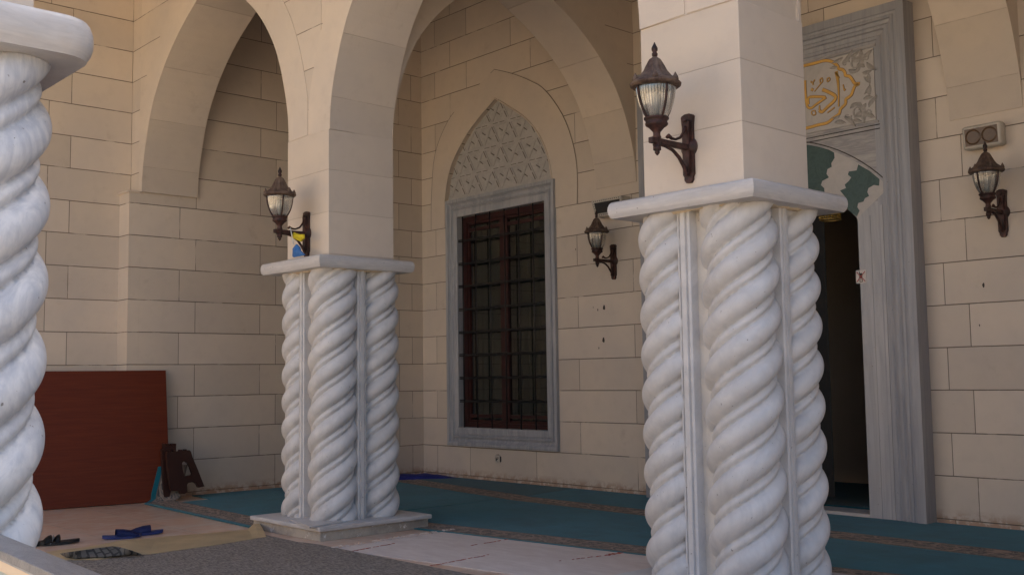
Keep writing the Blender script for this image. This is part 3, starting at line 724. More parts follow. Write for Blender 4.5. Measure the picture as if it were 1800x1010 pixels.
# ------------------------------------------------------------------ arches
PROF = [(1.95, 0), (1.945, .15), (1.92, .35), (1.85, .62), (1.73, .95), (1.55, 1.27), (1.25, 1.62), (.86, 1.93), (.44, 2.17), (0, 2.38)]
def profile(hw, n=4):
    h = smooth_poly([(u*hw/1.95, v) for u, v in PROF], n)
    return [(-u, v) for u, v in h]+[(u, v) for u, v in h[::-1]][1:]
def offset(pts, d):
    out = []
    for i, p in enumerate(pts):
        a_ = Vector(pts[max(i-1, 0)]); b_ = Vector(pts[min(i+1, len(pts)-1)]); t = (b_-a_).normalized()
        out.append((p[0]-t.y*d, p[1]+t.x*d))
    return out
ZS = 4.10
def arch(label, ax, a0, a1, cen, hw, d0, d1, ztop, mat, ringmat, group='stone arches of the arcade', clip=None):
    """ax 'x': arch spans along x between a0..a1, thickness d0..d1 in y"""
    P_ = [(cen+u, ZS+v) for u, v in profile(hw)]
    out = [(a0, ZS)]+P_+[(a1, ZS), (a1, ztop), (a0, ztop)]
    if abs(a0-P_[0][0]) < 1e-3: out = out[1:]
    if abs(a1-P_[-1][0]) < 1e-3: out.remove((a1, ZS))
    base = Vector((cen, (d0+d1)/2, ZS)) if ax == 'x' else Vector(((d0+d1)/2, cen, ZS))
    pl = (lambda u, v, d: (u, d, v)) if ax == 'x' else (lambda u, v, d: (d, u, v))
    t = thing('stone_arch', label, 'arch', base, 0, group)
    b = bmesh.new()
    for d in (d0, d1): join(b, fill_loops([out], lambda u, v: pl(u, v, d)))
    for i in range(len(out)):
        j = (i+1) % len(out)
        if out[i][1] <= ztop-.01 or out[j][1] <= ztop-.01:
            sof = any(abs(out[i][0]-p[0])+abs(out[i][1]-p[1]) < 1e-6 for p in P_) and any(abs(out[j][0]-p[0])+abs(out[j][1]-p[1]) < 1e-6 for p in P_)
            f = b.faces.new([b.verts.new(pl(*out[i], d0)), b.verts.new(pl(*out[j], d0)), b.verts.new(pl(*out[j], d1)), b.verts.new(pl(*out[i], d1))])
            f.material_index = 1 if sof else 0
    weld(b, 1e-4); bmesh.ops.translate(b, verts=b.verts, vec=-base)
    o = obj('spandrel', b, [mat, ringmat], t); me = o.data
    uv = me.uv_layers.new(name='UVMap').data
    for p in me.polygons:
        for li in p.loop_indices:
            c = me.vertices[me.loops[li].vertex_index].co+base; uv[li].uv = (c.x if ax == 'x' else c.y, c.z)
    # voussoir ring, a few millimetres proud of the spandrel
    EX = offset(P_, .42); lo, hi = (a0, a1) if clip is None else clip
    EX = [(min(max(u, lo), hi), v) for u, v in EX]
    ring = P_+EX[::-1]
    b = bmesh.new()
    for d, dd in ((d0, d0-.007), (d1, d1+.007)):
        join(b, fill_loops([ring], lambda u, v: pl(u, v, dd)))
        for i in range(len(ring)):
            j = (i+1) % len(ring); b.faces.new([b.verts.new(pl(*ring[i], d)), b.verts.new(pl(*ring[j], d)), b.verts.new(pl(*ring[j], dd)), b.verts.new(pl(*ring[i], dd))])
    weld(b, 1e-4); bmesh.ops.translate(b, verts=b.verts, vec=-base)
    o = obj('voussoir_ring', b, M['stone'], t)
    return t
X2, X3 = -9.70, -4.68
HB = .41
arch('left pointed limestone arch springing from the corner pilaster to the pier beside it', 'x', XW-.05, X2+.25, -12.03, 1.94, YF, YF+.8, ZT, M['span'], M['ring'], clip=(XW-.05, X2))
ar2 = arch('pointed limestone arch between the two front piers, framing the window', 'x', X2, X3, -7.21, 2.08, YF+.051, YF+.851, ZT, M['span'], M['ring'])
ar2.rotation_euler = (0, 0, .0196)
arch('limestone arch rising from the right front pier beyond the right edge', 'x', X3, X3+4.9, X3+2.45, 2.04, YF+.10, YF+.90, ZT, M['span'], M['ring'])
arch('limestone cross arch from the left pier back to the wall beside the window', 'y', YF+.801, YW, (6.7+YW)/2, (YW-6.7)/2-.012, X2-HB+.08, X2+HB-.01, ZT, M['span'], M['ring'], clip=(6.71, YW-.002))
arch('limestone cross arch landing on the wall right of the portal above the speaker box', 'y', YF+.901, YW, (6.75+YW)/2, (YW-6.75)/2-.012, X3-.30, X3+HB+.02, ZT, M['span'], M['ring'], clip=(6.76, YW-.002))

# ------------------------------------------------------------------ piers on bundled twisted columns
def rope_mesh(z0, z1, phase, R=.256, pitch=.275, n=3, nt=88):
    b = bmesh.new(); nz = int((z1-z0)/pitch*22); rings = []
    for i in range(nz+1):
        z = z0+(z1-z0)*i/nz; ring = []
        for k in range(nt):
            th = 2*math.pi*k/nt; p = (n*th/(2*math.pi)-(z/pitch)+phase) % 1.
            if p < .70:
                q = (p-.35)/.35; r = .174+(R-.174)*max(0, 1-abs(q)**2.1)**.54
            else:
                q = (p-.85)/.15; r = .174+.044*max(0, 1-q*q)**.55
            e_ = min(z-z0, z1-z)
            ring.append(b.verts.new((r*math.cos(th), r*math.sin(th), z)))
        rings.append(ring)
    for a_, c_ in zip(rings, rings[1:]):
        for k in range(nt): b.faces.new((a_[k], a_[(k+1) % nt], c_[(k+1) % nt], c_[k])).smooth = True
    b.faces.new(rings[0][::-1]); b.faces.new(rings[-1])
    return b
CZ0, CZ1 = 2.645, 2.77
ropes = []
for k in range(3):
    b = rope_mesh(0, 2.535, [.15, .62, .4][k]); bmesh.ops.recalc_face_normals(b, faces=b.faces)
    me = bpy.data.meshes.new('twisted_column'); b.to_mesh(me); b.free(); me.materials.append(M['marble']); ropes.append(me)
def strip_bm(h):
    b = bmesh.new(); hw = .052
    prof = [(-hw, .0), (-hw, .082), (-hw+.012, .088), (-hw+.016, .088), (-hw+.019, .076), (-hw+.030, .076), (-hw+.034, .094), (hw-.034, .094), (hw-.030, .076), (hw-.019, .076), (hw-.016, .088), (hw-.012, .088), (hw, .082), (hw, 0)]
    a_ = [b.verts.new((u, -v, 0)) for u, v in prof]; c_ = [b.verts.new((u, -v, h)) for u, v in prof]
    for i in range(len(prof)-1): b.faces.new((a_[i], a_[i+1], c_[i+1], c_[i]))
    b.faces.new(a_); b.faces.new(c_[::-1]); return b
def capital(bm, half, z0, z1, rcorner):
    b = bmesh.new(); n_ = 6 if rcorner else 1; pts = []
    for qx, qy, a0 in ((1, 1, 0), (-1, 1, 90), (-1, -1, 180), (1, -1, 270)):
        for k in range(n_ if rcorner else 1):
            if rcorner:
                a_ = math.radians(a0+90*k/(n_-1)); pts.append((qx*(half-rcorner)+rcorner*math.cos(a_), qy*(half-rcorner)+rcorner*math.sin(a_)))
            else: pts.append((qx*half, qy*half))
    e = (z1-z0)/2
    prf = [(-.085, 0), (-.02, .0)] + [(-.03+.03*math.sin(math.pi*k/8), (z1-z0)*(.5-.5*math.cos(math.pi*k/8))) for k in range(1, 8)] + [(-.03, z1-z0)]
    rings = []
    for d, z in prf:
        s_ = (half+d)/half
        rings.append([b.verts.new((u*s_, v*s_, z0+z)) for u, v in pts])
    m_ = len(pts)
    for a_, c_ in zip(rings, rings[1:]):
        for k in range(m_): b.faces.new((a_[k], a_[(k+1) % m_], c_[(k+1) % m_], c_[k]))
    b.faces.new(rings[0][::-1]); b.faces.new(rings[-1]); join(bm, b)
def pier(label, x, y_, zslab, phases, rc, ztop=ZS, half=.595, hb=HB, capz=(CZ0, CZ1), base=True, hslab=.69, prot=0., offs=(0, 0, 0, 0), capoff=(0, 0), cmat=None):
    t = thing('column_pier', label, 'pier', (x, y_, ZF), 0, 'limestone piers standing on bundled twisted columns')
    z = lambda v: v-ZF
    if base:
        b = bmesh.new(); bx(b, -hslab+.03, hslab-.03, -hslab+.03, hslab-.03, 0, z(zslab)-.042, .004); obj('plinth', b, M['plinth'], t)
        b = bmesh.new(); bx(b, -hslab, hslab, -hslab, hslab, z(zslab)-.045, z(zslab), .012, 3); obj('base_slab', b, M['cap'], t)
    b = bmesh.new(); bx(b, -.345-prot, .345+prot, -.345-prot, .345+prot, z(zslab)-.002, z(capz[0])+.01); obj('core', b, M['core'], t)
    for i, (sx_, sy2) in enumerate(((1, -1), (-1, -1), (1, 1), (-1, 1))):
        o = bpy.data.objects.new('twisted_column', ropes[phases[i % len(phases)]]); link(o, t, (sx_*.264, sy2*.264, z(zslab)))
        if cmat: o.material_slots[0].link = 'OBJECT'; o.material_slots[0].material = cmat
        o.scale = (1, 1, (capz[0]+.005-zslab)/2.535)
    for k in range(4):
        o = obj('pilaster_strip', strip_bm(capz[0]-zslab), M['marble'], t); o.rotation_euler = (0, 0, k*math.pi/2)
        o.location = Vector((math.sin(k*math.pi/2)*(.345+prot), -math.cos(k*math.pi/2)*(.345+prot), z(zslab)))+Vector((math.cos(k*math.pi/2), math.sin(k*math.pi/2), 0))*offs[k]
    b = bmesh.new(); capital(b, half, z(capz[0]), z(capz[1]), rc); o = obj('capital', b, M['cap'], t); smooth_by_angle(o, 40); o.location = (capoff[0], capoff[1], 0)
    # squeezed-out mortar under the capital
    b = bmesh.new(); rr_ = random.Random(int(abs(x*10)))
    pts = []
    for k in range(72):
        a_ = 2*math.pi*k/72; r_ = .50/max(abs(math.cos(a_)), abs(math.sin(a_))) if .50/max(abs(math.cos(a_)), abs(math.sin(a_))) < .60 else .60
        r_ *= rr_.uniform(.93, 1.0); pts.append((r_*math.cos(a_), r_*math.sin(a_)))
    top = [b.verts.new((u, v, z(capz[0])+.005)) for u, v in pts]; bot = [b.verts.new((u*.97, v*.97, z(capz[0])-rr_.uniform(.004, .018))) for u, v in pts]
    for k in range(72): b.faces.new((top[k], top[(k+1) % 72], bot[(k+1) % 72], bot[k]))
    b.faces.new(bot); obj('mortar', b, M['sealant'], t)
    b = bmesh.new(); bx(b, -hb, hb, -hb, hb, z(capz[1])-.002, z(ztop), .006, 2); o = obj('pier_block', b, M['block'], t)
    me = o.data; uv = me.uv_layers.new(name='UVMap').data
    for p in me.polygons:
        for li in p.loop_indices: c = me.vertices[me.loops[li].vertex_index].co; uv[li].uv = (c.x+c.y, c.z+ZF)
    return t
pier('cream pier on twisted marble columns standing on a low chipped slab beside the left arch', X2, 6.305, .085, (0, 1, 2, 1), 0, prot=.02, offs=(-.05, -.03, 0, 0), capoff=(-.03, -.02))
t = pier('large cream pier on twisted marble columns right of centre in front of the doorway', X3-.005, 6.40, .05, (1, 0, 2, 0), 0, half=.60, capz=(2.67, 2.795), prot=.02, offs=(-.055, .0, 0, 0))
t.scale = (1.085, .975, 1)
pier('nearest bright white twisted marble pier cut off by the left edge', -4.47, .88, .02, (2, 1, 0, 1), .12, ztop=6.6, half=.60, capz=(2.70, 2.85), hb=.41, cmat=M['veined'])

# added flat roof slab, unseen, keeping sky light off the upper left wall
b = bmesh.new(); bx(b, XO-.5, -6.4, .9, 5.895, 7.0, 7.4)
tag(obj('shade_roof', b, M['ceil']), kind='structure')
# ------------------------------------------------------------------ wall lamps
def make_lamp():
    t = bpy.data.objects.new('wall_lamp', None); link(t, None, (0, 0, 0))
    # local: wall plane y=0, lantern at y=-.335, z=0 at the bottom of the plate, total .92
    b = bmesh.new()
    pts = [(-.034, 0.02), (-.018, .0), (.018, 0), (.034, .02), (.034, .04), (.045, .06), (.045, .40), (.052, .46), (.045, .47), (.02, .48), (-.02, .48), (-.045, .47), (-.052, .46), (-.045, .40), (-.045, .06), (-.034, .04)]
    prism(b, pts, lambda u, v, d: (u, d, v), 0, -.03)
    prism(b, [(u*.6, .05+v*.8) for u, v in pts], lambda u, v, d: (u, d, v), -.03, -.048)
    b2 = bmesh.new(); lathe(b2, [(.07, 0), (.07, .015), (.045, .035), (.02, .05)], 20); join(b, b2, 0, Matrix.Translation((0, 0, .25)) @ Matrix.Rotation(math.pi/2, 4, 'X'))
    for z in (.07, .43):
        b2 = bmesh.new(); lathe(b2, [(.012, 0), (.012, .01), (.006, .016)], 10); join(b, b2, 0, Matrix.Translation((0, -.045, z)) @ Matrix.Rotation(math.pi/2, 4, 'X'))
    smooth_by_angle(obj('back_plate', weld(b), M['lamp'], t), 40)
    b = bmesh.new()
    b2 = bmesh.new(); bx(b2, -.019, .019, -.40, -.03, .225, .265, .006); join(b, b2)
    tube(b, [(0, -.31, .225), (0, -.25, .222), (0, -.18, .205), (0, -.12, .165), (0, -.075, .11), (0, -.05, .065), (0, -.045, .05)], [.010, .011, .012, .013, .013, .012, .012], 8)
    tube(b, [(0, -.37, .215), (0, -.31, .215)], .008, 8)
    tube(b, [(0, -.235, .285), (0, -.22, .30), (0, -.19, .285), (0, -.15, .285), (0, -.10, .305), (0, -.065, .35), (0, -.05, .39)], [.012, .014, .012, .009, .010, .010, .009], 8)
    obj('bracket_arm', b, M['lamp'], t)
    C_ = (0, -.335, 0)
    b = bmesh.new()
    lathe(b, [(.003, .148), (.012, .158), (.018, .168), (.014, .176), (.026, .184), (.026, .212), (.022, .214), (.022, .262), (.030, .268), (.024, .285), (.024, .305), (.05, .335), (.072, .35), (.076, .362), (.07, .368), (.072, .385), (.082, .392), (.082, .402), (.06, .404)], 24, C_)
    obj('lantern_cup', b, M['lamp'], t)
    b = bmesh.new(); gp = [(.062, .40), (.082, .43), (.102, .47), (.117, .52), (.126, .57), (.130, .62)]
    lathe(b, smooth_poly(gp, 2), 240, C_, lambda k, r, z: 1+.020*math.cos(2*math.pi*k*40))
    o = obj('glass_shade', b, M['glass'], t, smooth=True)
    b = bmesh.new()
    for k in range(4):
        a_ = math.pi/4+k*math.pi/2+.5; tube(b, [(C_[0]+(r+.006)*math.cos(a_), C_[1]+(r+.006)*math.sin(a_), z) for r, z in smooth_poly(gp, 2)], .0085, 6)
    obj('glazing_bar', b, M['lamp'], t)
    b = bmesh.new(); lathe(b, [(.01, .41), (.022, .44), (.024, .47), (.034, .51), (.036, .535), (.028, .565), (.008, .58)], 16, C_); obj('bulb', b, M['bulb'], t, smooth=True)
    b = bmesh.new()
    rp = [(.120, .612), (.150, .608), (.166, .620), (.168, .632), (.155, .645), (.128, .662), (.10, .685), (.075, .72), (.058, .758), (.047, .785), (.038, .80), (.022, .812), (.012, .82)]
    lathe(b, rp, 72, C_, lambda k, r, z: 1+(.07*math.cos(2*math.pi*k*12) if .05 < r < .15 and z > .64 else 0))
    for k in range(6):
        a_ = k*math.pi/3+.2; c = (C_[0]+.148*math.cos(a_), C_[1]+.148*math.sin(a_), .640)
        lathe(b, [(.004, -.01), (.022, .0), (.018, .018), (.010, .035), (.002, .05)], 8, c)
    obj('roof', b, M['lamproof'], t)
    b = bmesh.new(); lathe(b, [(.006, .812), (.018, .825), (.020, .84), (.012, .85), (.020, .862), (.021, .878), (.013, .895), (.008, .905), (.002, .92)], 14, C_); obj('finial', b, M['lamp'], t)
    return t
lamps = make_lamp(); G = 'brown lantern wall lamps'
tag(lamps, 'large brown lantern lamp on the right front pier above its capital', 'wall lamp', G); lamps.location = (-4.695, 6.008, 2.868); lamps.scale = (1.045, 1.10, 1.04)
LS = [((-9.69, 5.893, 2.80), 'brown lantern lamp on the left pier with yellow and blue cloths tied to its arm'),
      ((-9.73, YW-.001, 2.815), 'brown lantern lamp on the back wall between window and right pier'),
      ((-4.49, YW-.001, 2.83), 'brown lantern lamp on the wall at far right under the white speaker box')]
for i, (l, lab) in enumerate(LS):
    c = copy_tree(lamps, None, l); c['label'] = lab; c.scale = (1, 1, 1)

# cloth pennants tied to the lamp of the left pier
def rag(name, label, pts, mat, y0, loc):
    t = thing(name, label, 'cloth', loc); base = Vector(loc)
    b = bmesh.new(); n_ = len(pts); ce = Vector((sum(p[0] for p in pts)/n_, sum(p[1] for p in pts)/n_))
    fr_ = [b.verts.new(Vector((u, y0+.012*math.sin(i*2.3), v))-base) for i, (u, v) in enumerate(pts)]
    bk = [b.verts.new(Vector((u, y0+.016+.012*math.sin(i*2.3), v))-base) for i, (u, v) in enumerate(pts)]
    cf = b.verts.new(Vector((ce.x, y0-.03, ce.y))-base); cb = b.verts.new(Vector((ce.x, y0+.035, ce.y))-base)
    for i in range(n_):
        j = (i+1) % n_; b.faces.new((fr_[i], fr_[j], cf)); b.faces.new((bk[i], bk[j], cb)); b.faces.new((fr_[i], fr_[j], bk[j], bk[i]))
    obj('cloth', b, mat, t)
    return t, base
YR_ = 5.70
def L2(x, y_): v = at(450+x/5.32, 280+y_/5.32, 1, YR_); return (v.x, v.z)
v = [L2(*p) for p in ((320, 708), (345, 680), (372, 690), (400, 700), (440, 700), (452, 740), (405, 768), (370, 745), (335, 730))]
t, bs = rag('yellow_cloth', 'small crumpled yellow cloth tied to the arm of the left pier lamp', v, M['yellow'], YR_, (v[1][0], YR_, v[6][1]))
s0 = L2(335, 630); s1 = L2(355, 690); s2 = L2(375, 795)
b = bmesh.new(); tube(b, [Vector((s0[0], YR_-.02, s0[1]))-bs, Vector((s1[0], YR_-.03, s1[1]))-bs, Vector((s2[0], YR_-.03, s2[1]))-bs], .006, 5); obj('string', b, M['string'], t)
v = [L2(*p) for p in ((375, 792), (395, 820), (420, 855), (445, 893), (400, 905), (355, 915), (330, 900), (345, 860), (345, 835))]
rag('blue_cloth', 'small blue cloth hanging below the yellow one on the left pier lamp', v, M['skyblue'], YR_+.0, (v[0][0], YR_, v[5][1]))

# ------------------------------------------------------------------ boxes on the walls
def speaker(label, x0, x1, z0, z1, tilt, dpt=.22):
    t = thing('wall_speaker', label, 'speaker', ((x0+x1)/2, YW, (z0+z1)/2), 0, 'boxy speakers fixed high on the back wall'); hw, hh = (x1-x0)/2, (z1-z0)/2
    b = bmesh.new(); bx(b, -hw, hw, -dpt, -.01, -hh, hh, .03, 3)
    b.normal_update(); ff = [f for f in b.faces if f.normal.y < -.99 and f.calc_area() > .02]
    r_ = bmesh.ops.inset_region(b, faces=ff, thickness=.012, depth=0); r_ = bmesh.ops.inset_region(b, faces=ff, thickness=.004, depth=-.02)
    o = smooth_by_angle(obj('housing', b, M['white_plastic'], t), 40)
    b = bmesh.new(); bx(b, -hw+.03, hw-.03, -dpt-.002, -dpt+.004, -hh+.032, hh-.032); obj('front_window', b, M['beige_glass'], t)
    for s_ in (-1, 1):
        b = bmesh.new(); b2 = bmesh.new(); lathe(b2, [(.078, 0), (.078, .0012), (.055, .0004), (.012, .0), (.004, .0008)], 28)
        join(b, b2, 0, Matrix.Translation((s_*hw*.42, -dpt-.0025, 0)) @ Matrix.Rotation(math.pi/2, 4, 'X')); obj('cone', b, M['amberdark'], t)
    b = bmesh.new(); bx(b, -.03, .03, -.02, 0, -.05, .05); obj('bracket', b, M['iron'], t)
    return t
s = speaker('white speaker box with two round amber cones at far right above the lantern lamp', -4.80, -4.41, 3.745, 3.985, 0, .15); s.rotation_euler = (.06, 0, 0)
# grey perforated speaker half hidden behind the capital
c0 = at(1043, 350, 1, YW-.2); 
t = thing('perforated_speaker', 'grey perforated speaker on the back wall half hidden behind the right capital', 'speaker', (c0.x+.22, YW, 3.79))
b = bmesh.new(); pts = [(-.27, .12), (.28, .12), (.28, -.12), (-.20, -.12)]
prism(b, pts, lambda u, v, d: (u, d, v), -.005, -.19); obj('housing', weld(b), M['white_plastic'], t)
b = bmesh.new(); prism(b, [(-.215, .075), (.25, .075), (.25, -.075), (-.17, -.075)], lambda u, v, d: (u, d, v), -.188, -.194); obj('mesh_front', weld(b), M['iron'], t)
b = bmesh.new()
for k in range(14):
    for zz in (.098, -.098): b2 = bmesh.new(); bmesh.ops.create_circle(b2, cap_ends=True, segments=6, radius=.008); join(b, b2, 0, Matrix.Translation((-.22+.035*k+(.03 if zz < 0 else 0), -.192, zz)) @ Matrix.Rotation(math.pi/2, 4, 'X'))
for k in range(5):
    b2 = bmesh.new(); bmesh.ops.create_circle(b2, cap_ends=True, segments=6, radius=.007); join(b, b2, 0, Matrix.Translation((-.235+.012*k, -.192, .06-.032*k)) @ Matrix.Rotation(math.pi/2, 4, 'X'))
obj('hole', b, M['signblack'], t)
# socket
c = at(876, 806, 1, YW)
t = thing('wall_socket', 'small white electrical socket low on the wall under the window', 'socket', (c.x, YW, c.z))
b = bmesh.new(); bx(b, -.055, .055, -.02, 0, -.06, .06, .008, 2); obj('cover', b, M['white_plastic'], t)
for q in ((-.03, -.018, -.026, -.018, -.03, .025), (-.018, .01, -.026, -.018, -.01, .002), (.01, .022, -.026, -.018, 0, .03), (.056, .066, -.02, 0, -.04, .04), (-.02, .02, -.02, -.001, .061, .068)):
    b = bmesh.new(); bx(b, *q); obj('opening', b, M['signblack'], t)
# no-phones sticker on the portal jamb
c = at(1514, 486, 1, YP)
t = thing('no_phone_sign', 'small white sticker with a phone crossed out in red on the portal jamb', 'sign', (c.x, YP, c.z))
b = bmesh.new(); bx(b, -.062, .062, -.004, 0, -.072, .072); obj('sticker', b, M['paper'], t)
b = bmesh.new(); bx(b, -.020, .014, -.008, -.0045, -.02, .038); bx(b, -.020, -.013, -.008, -.0045, .038, .055)
for q in ((-.018, -.012, -.055, -.03), (.010, .016, -.055, -.03), (-.018, .016, -.06, -.054), (-.018, .016, -.034, -.028)): bx(b, q[0], q[1], -.008, -.0045, q[2], q[3])
obj('phone_symbol', b, M['signblack'], t)
b = bmesh.new(); strip(b, (0, 0), math.radians(47), .15, .008, -.010, -.0085); strip(b, (0, 0), math.radians(133), .15, .008, -.012, -.0105); obj('cross', b, M['signred'], t)

# ------------------------------------------------------------------ floor coverings
def sheet(name, mat, corners, z0, th, parent, base, nx=1, ny=1, wob=0., mi=None):
    """quad sheet (4 corners, ccw) with thickness"""
    b = bmesh.new(); g_ = []; rr_ = random.Random(len(name))
    c = [Vector((*p, 0)) for p in corners]
    for j in range(ny+1):
        row = []
        for i in range(nx+1):
            u, v = i/nx, j/ny; p = c[0]*(1-u)*(1-v)+c[1]*u*(1-v)+c[2]*u*v+c[3]*(1-u)*v
            if wob: p += Vector((rr_.uniform(-wob, wob), rr_.uniform(-wob, wob), 0))
            row.append(b.verts.new((p.x-base[0], p.y-base[1], z0+th-base[2])))
        g_.append(row)
    for j in range(ny):
        for i in range(nx): b.faces.new((g_[j][i], g_[j][i+1], g_[j+1][i+1], g_[j+1][i]))
    ed = [e_ for e_ in b.edges if e_.is_boundary]
    r_ = bmesh.ops.extrude_edge_only(b, edges=ed); vs_ = [v_ for v_ in r_['geom'] if isinstance(v_, bmesh.types.BMVert)]
    for v_ in vs_: v_.co.z = z0-base[2]
    return obj(name, b, mat, parent)
def prayer_carpet(label, A, B, C_, D, bw, mat, z=ZF+.003, th=.012, edge=.055):
    """A-B front edge (left to right), C-D back edge (right, left)"""
    base = (A[0], A[1], ZF); t = thing('prayer_carpet', label, 'carpet', base)
    def lerp(p, q, s_): return (p[0]+(q[0]-p[0])*s_, p[1]+(q[1]-p[1])*s_)
    def fr_(d): return lerp(A, D, d/abs(D[1]-A[1])), lerp(B, C_, d/abs(C_[1]-B[1]))
    a1, b1 = fr_(edge); a2, b2 = fr_(edge+bw)
    sheet('pile', mat, (a2, b2, C_, D), z, th, t, base, 20, 1, 0); sheet('edging', M['tealedge'], (A, B, b1, a1), z, th-.002, t, base)
    sheet('border', M['border'], (a1, b1, b2, a2), z, th-.001, t, base)
    for q in (0, 1):
        c0_, c1_ = fr_(edge+bw*q-.008)[0:2]; d0_, d1_ = fr_(edge+bw*q+.008)
        sheet('border_line', M['bline'], (c0_, c1_, d1_, d0_), z, th+.0015, t, base)
    return t
XR = 1.2
prayer_carpet('teal prayer carpet with patterned border running past the right pier in front of the doorway', (-10.30, 6.62), (XR, 8.05), (XR, 8.83), (-10.34, 9.12), .33, M['teal'])
prayer_carpet('teal prayer carpet strip along the back wall under the doorway', (-10.25, 9.13), (XR, 8.85), (XR, YW-.03), (-10.55, YW-.02), .38, M['teal'])
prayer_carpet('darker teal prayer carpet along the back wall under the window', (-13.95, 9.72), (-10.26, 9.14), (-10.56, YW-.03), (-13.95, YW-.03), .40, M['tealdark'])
# left carpet whose free end curls up against the board
base = (-13.2, 5.75, ZF); t = thing('curled_carpet', 'teal prayer carpet beside the left wall with its end curled up against the red board', 'carpet', base)
def curl_pt(x, y_, off=0.):
    x0 = -13.50
    if x >= x0: return (x, y_, ZF+.015+off)
    s_ = x0-x; R_ = .13; amax = math.radians(84)
    if s_ < R_*amax: a_ = s_/R_; px_, pz_ = R_*math.sin(a_), R_*(1-math.cos(a_))
    else:
        a_ = amax; e_ = s_-R_*amax; px_, pz_ = R_*math.sin(a_)+e_*math.cos(a_), R_*(1-math.cos(a_))+e_*math.sin(a_)
    return (x0-px_+off*math.sin(a_), y_+.25*pz_+.12*min(s_/.1, 1), ZF+.015+pz_+off*math.cos(a_))
def curl_sheet(name, mat, ya, yb, off, th=.01, ny=8):
    b = bmesh.new(); xs = [-13.50-.52*(i/26) for i in range(27)][::-1]+[-12.5, -11.5, -10.42]; rows = []
    for x in xs:
        sl_ = -.05*(x+13.25)
        rows.append([(curl_pt(x, ya+sl_+(yb-ya)*j/ny, off), curl_pt(x, ya+sl_+(yb-ya)*j/ny, off-th)) for j in range(ny+1)])
    T = [[b.verts.new(Vector(p[0])-Vector(base)) for p in r_] for r_ in rows]; B_ = [[b.verts.new(Vector(p[1])-Vector(base)) for p in r_] for r_ in rows]
    for i in range(len(xs)-1):
        for j in range(ny):
            b.faces.new((T[i][j], T[i][j+1], T[i+1][j+1], T[i+1][j])); b.faces.new((B_[i][j], B_[i+1][j], B_[i+1][j+1], B_[i][j+1]))
    for i in range(len(xs)-1):
        for j in (0, ny): b.faces.new((T[i][j], T[i+1][j], B_[i+1][j], B_[i][j]))
    for j in range(ny):
        for i in (0, len(xs)-1): b.faces.new((T[i][j], T[i][j+1], B_[i][j+1], B_[i][j]))
    return obj(name, b, mat, t, smooth=False)
curl_sheet('edging', M['tealedge'], 5.78, 5.85, .0, ny=2); curl_sheet('border', M['border'], 5.85, 6.18, .001, ny=5)
curl_sheet('border_line', M['bline'], 5.845, 5.86, .0025, ny=1); curl_sheet('border_line', M['bline'], 6.17, 6.19, .0025, ny=1)
sheet('pile', M['teal'], ((-13.3, 6.18), (-10.42, 6.04), (-10.42, 6.505), (-13.3, 6.65)), ZF+.003, .0115, t, base, 8, 1)
sheet('pile', M['teal'], ((-13.95, 6.66), (-10.36, 6.5), (-10.36, 9.13), (-13.95, 9.70)), ZF+.003, .011, t, base, 16, 1)
# pale rug lying face down
base = (-8.4, 5.5, ZF); t = thing('rug', 'pale pinkish rug lying face down with red stitch lines, right of the left pier slab', 'rug', base)
A_, B_, C_, D_ = (-8.54, 5.47), (-5.25, 5.9), (-5.2, 7.25), (-8.66, 7.02)
sheet('rug_back', M['rug'], (A_, B_, C_, D_), ZF+.002, .007, t, base, 30, 12, .006)
b = bmesh.new(); rr_ = random.Random(2)
for i in range(90):
    u = rr_.random(); x = A_[0]+(D_[0]-A_[0])*u; y_ = A_[1]+(D_[1]-A_[1])*u; L_ = rr_.uniform(.02, .07); d = rr_.uniform(-.03, .03)
    tube(b, [(x+.01-base[0], y_-base[1], .012), (x-L_*.5-base[0], y_+d-base[1], .014+rr_.uniform(0, .012)), (x-L_-base[0], y_+d*1.5-base[1], .004)], .0035, 4)
tag(obj('fringe', b, M['rug'], t), kind='stuff')
b = bmesh.new()
def stitch(p0, p1, n_, j=.008, w_=.012):
    for i in range(n_):
        if rr_.random() < .45: continue
        u = i/n_; x = p0[0]+(p1[0]-p0[0])*u+rr_.uniform(-j, j); y_ = p0[1]+(p1[1]-p0[1])*u+rr_.uniform(-j, j)
        bx(b, x-w_/2-base[0], x+w_/2-base[0], y_-.010-base[1], y_+.012-base[1], .0095, .0125)
F_ = lambda px, py: tuple(at(px, py, 2, ZF+.01)[:2])
for sa in ((F_(618, 968), F_(700, 953), 46), (F_(828, 958), F_(930, 941), 60), (F_(745, 996), F_(860, 974), 50), (F_(1066, 975), F_(1100, 969), 40, .03, .02), (F_(985, 985), F_(1066, 975), 22)):
    b = bmesh.new(); stitch(*sa); obj('stitch_line', b, M['redstitch'], t)
# grey brown carpet with a folded-over flap
base = (-9.5, 5.3, ZF); t = thing('grey_carpet', 'grey brown ribbed carpet with its tan backed edge folded over, in the foreground', 'carpet', base)
b = bmesh.new()
gp = [F_(520, 952), F_(560, 957), F_(600, 965), F_(700, 985), F_(840, 1012), (-5.9, 5.55), (-2.5, 5.2), (-2.5, .5), (-9.5, .5), (-9.72, 3.0), (-9.62, 4.6), F_(466, 940)]
prism(b, gp, lambda u, v, d: (u-base[0], v-base[1], d-ZF), ZF+.003, ZF+.016); obj('pile', weld(b), M['greyc'], t)
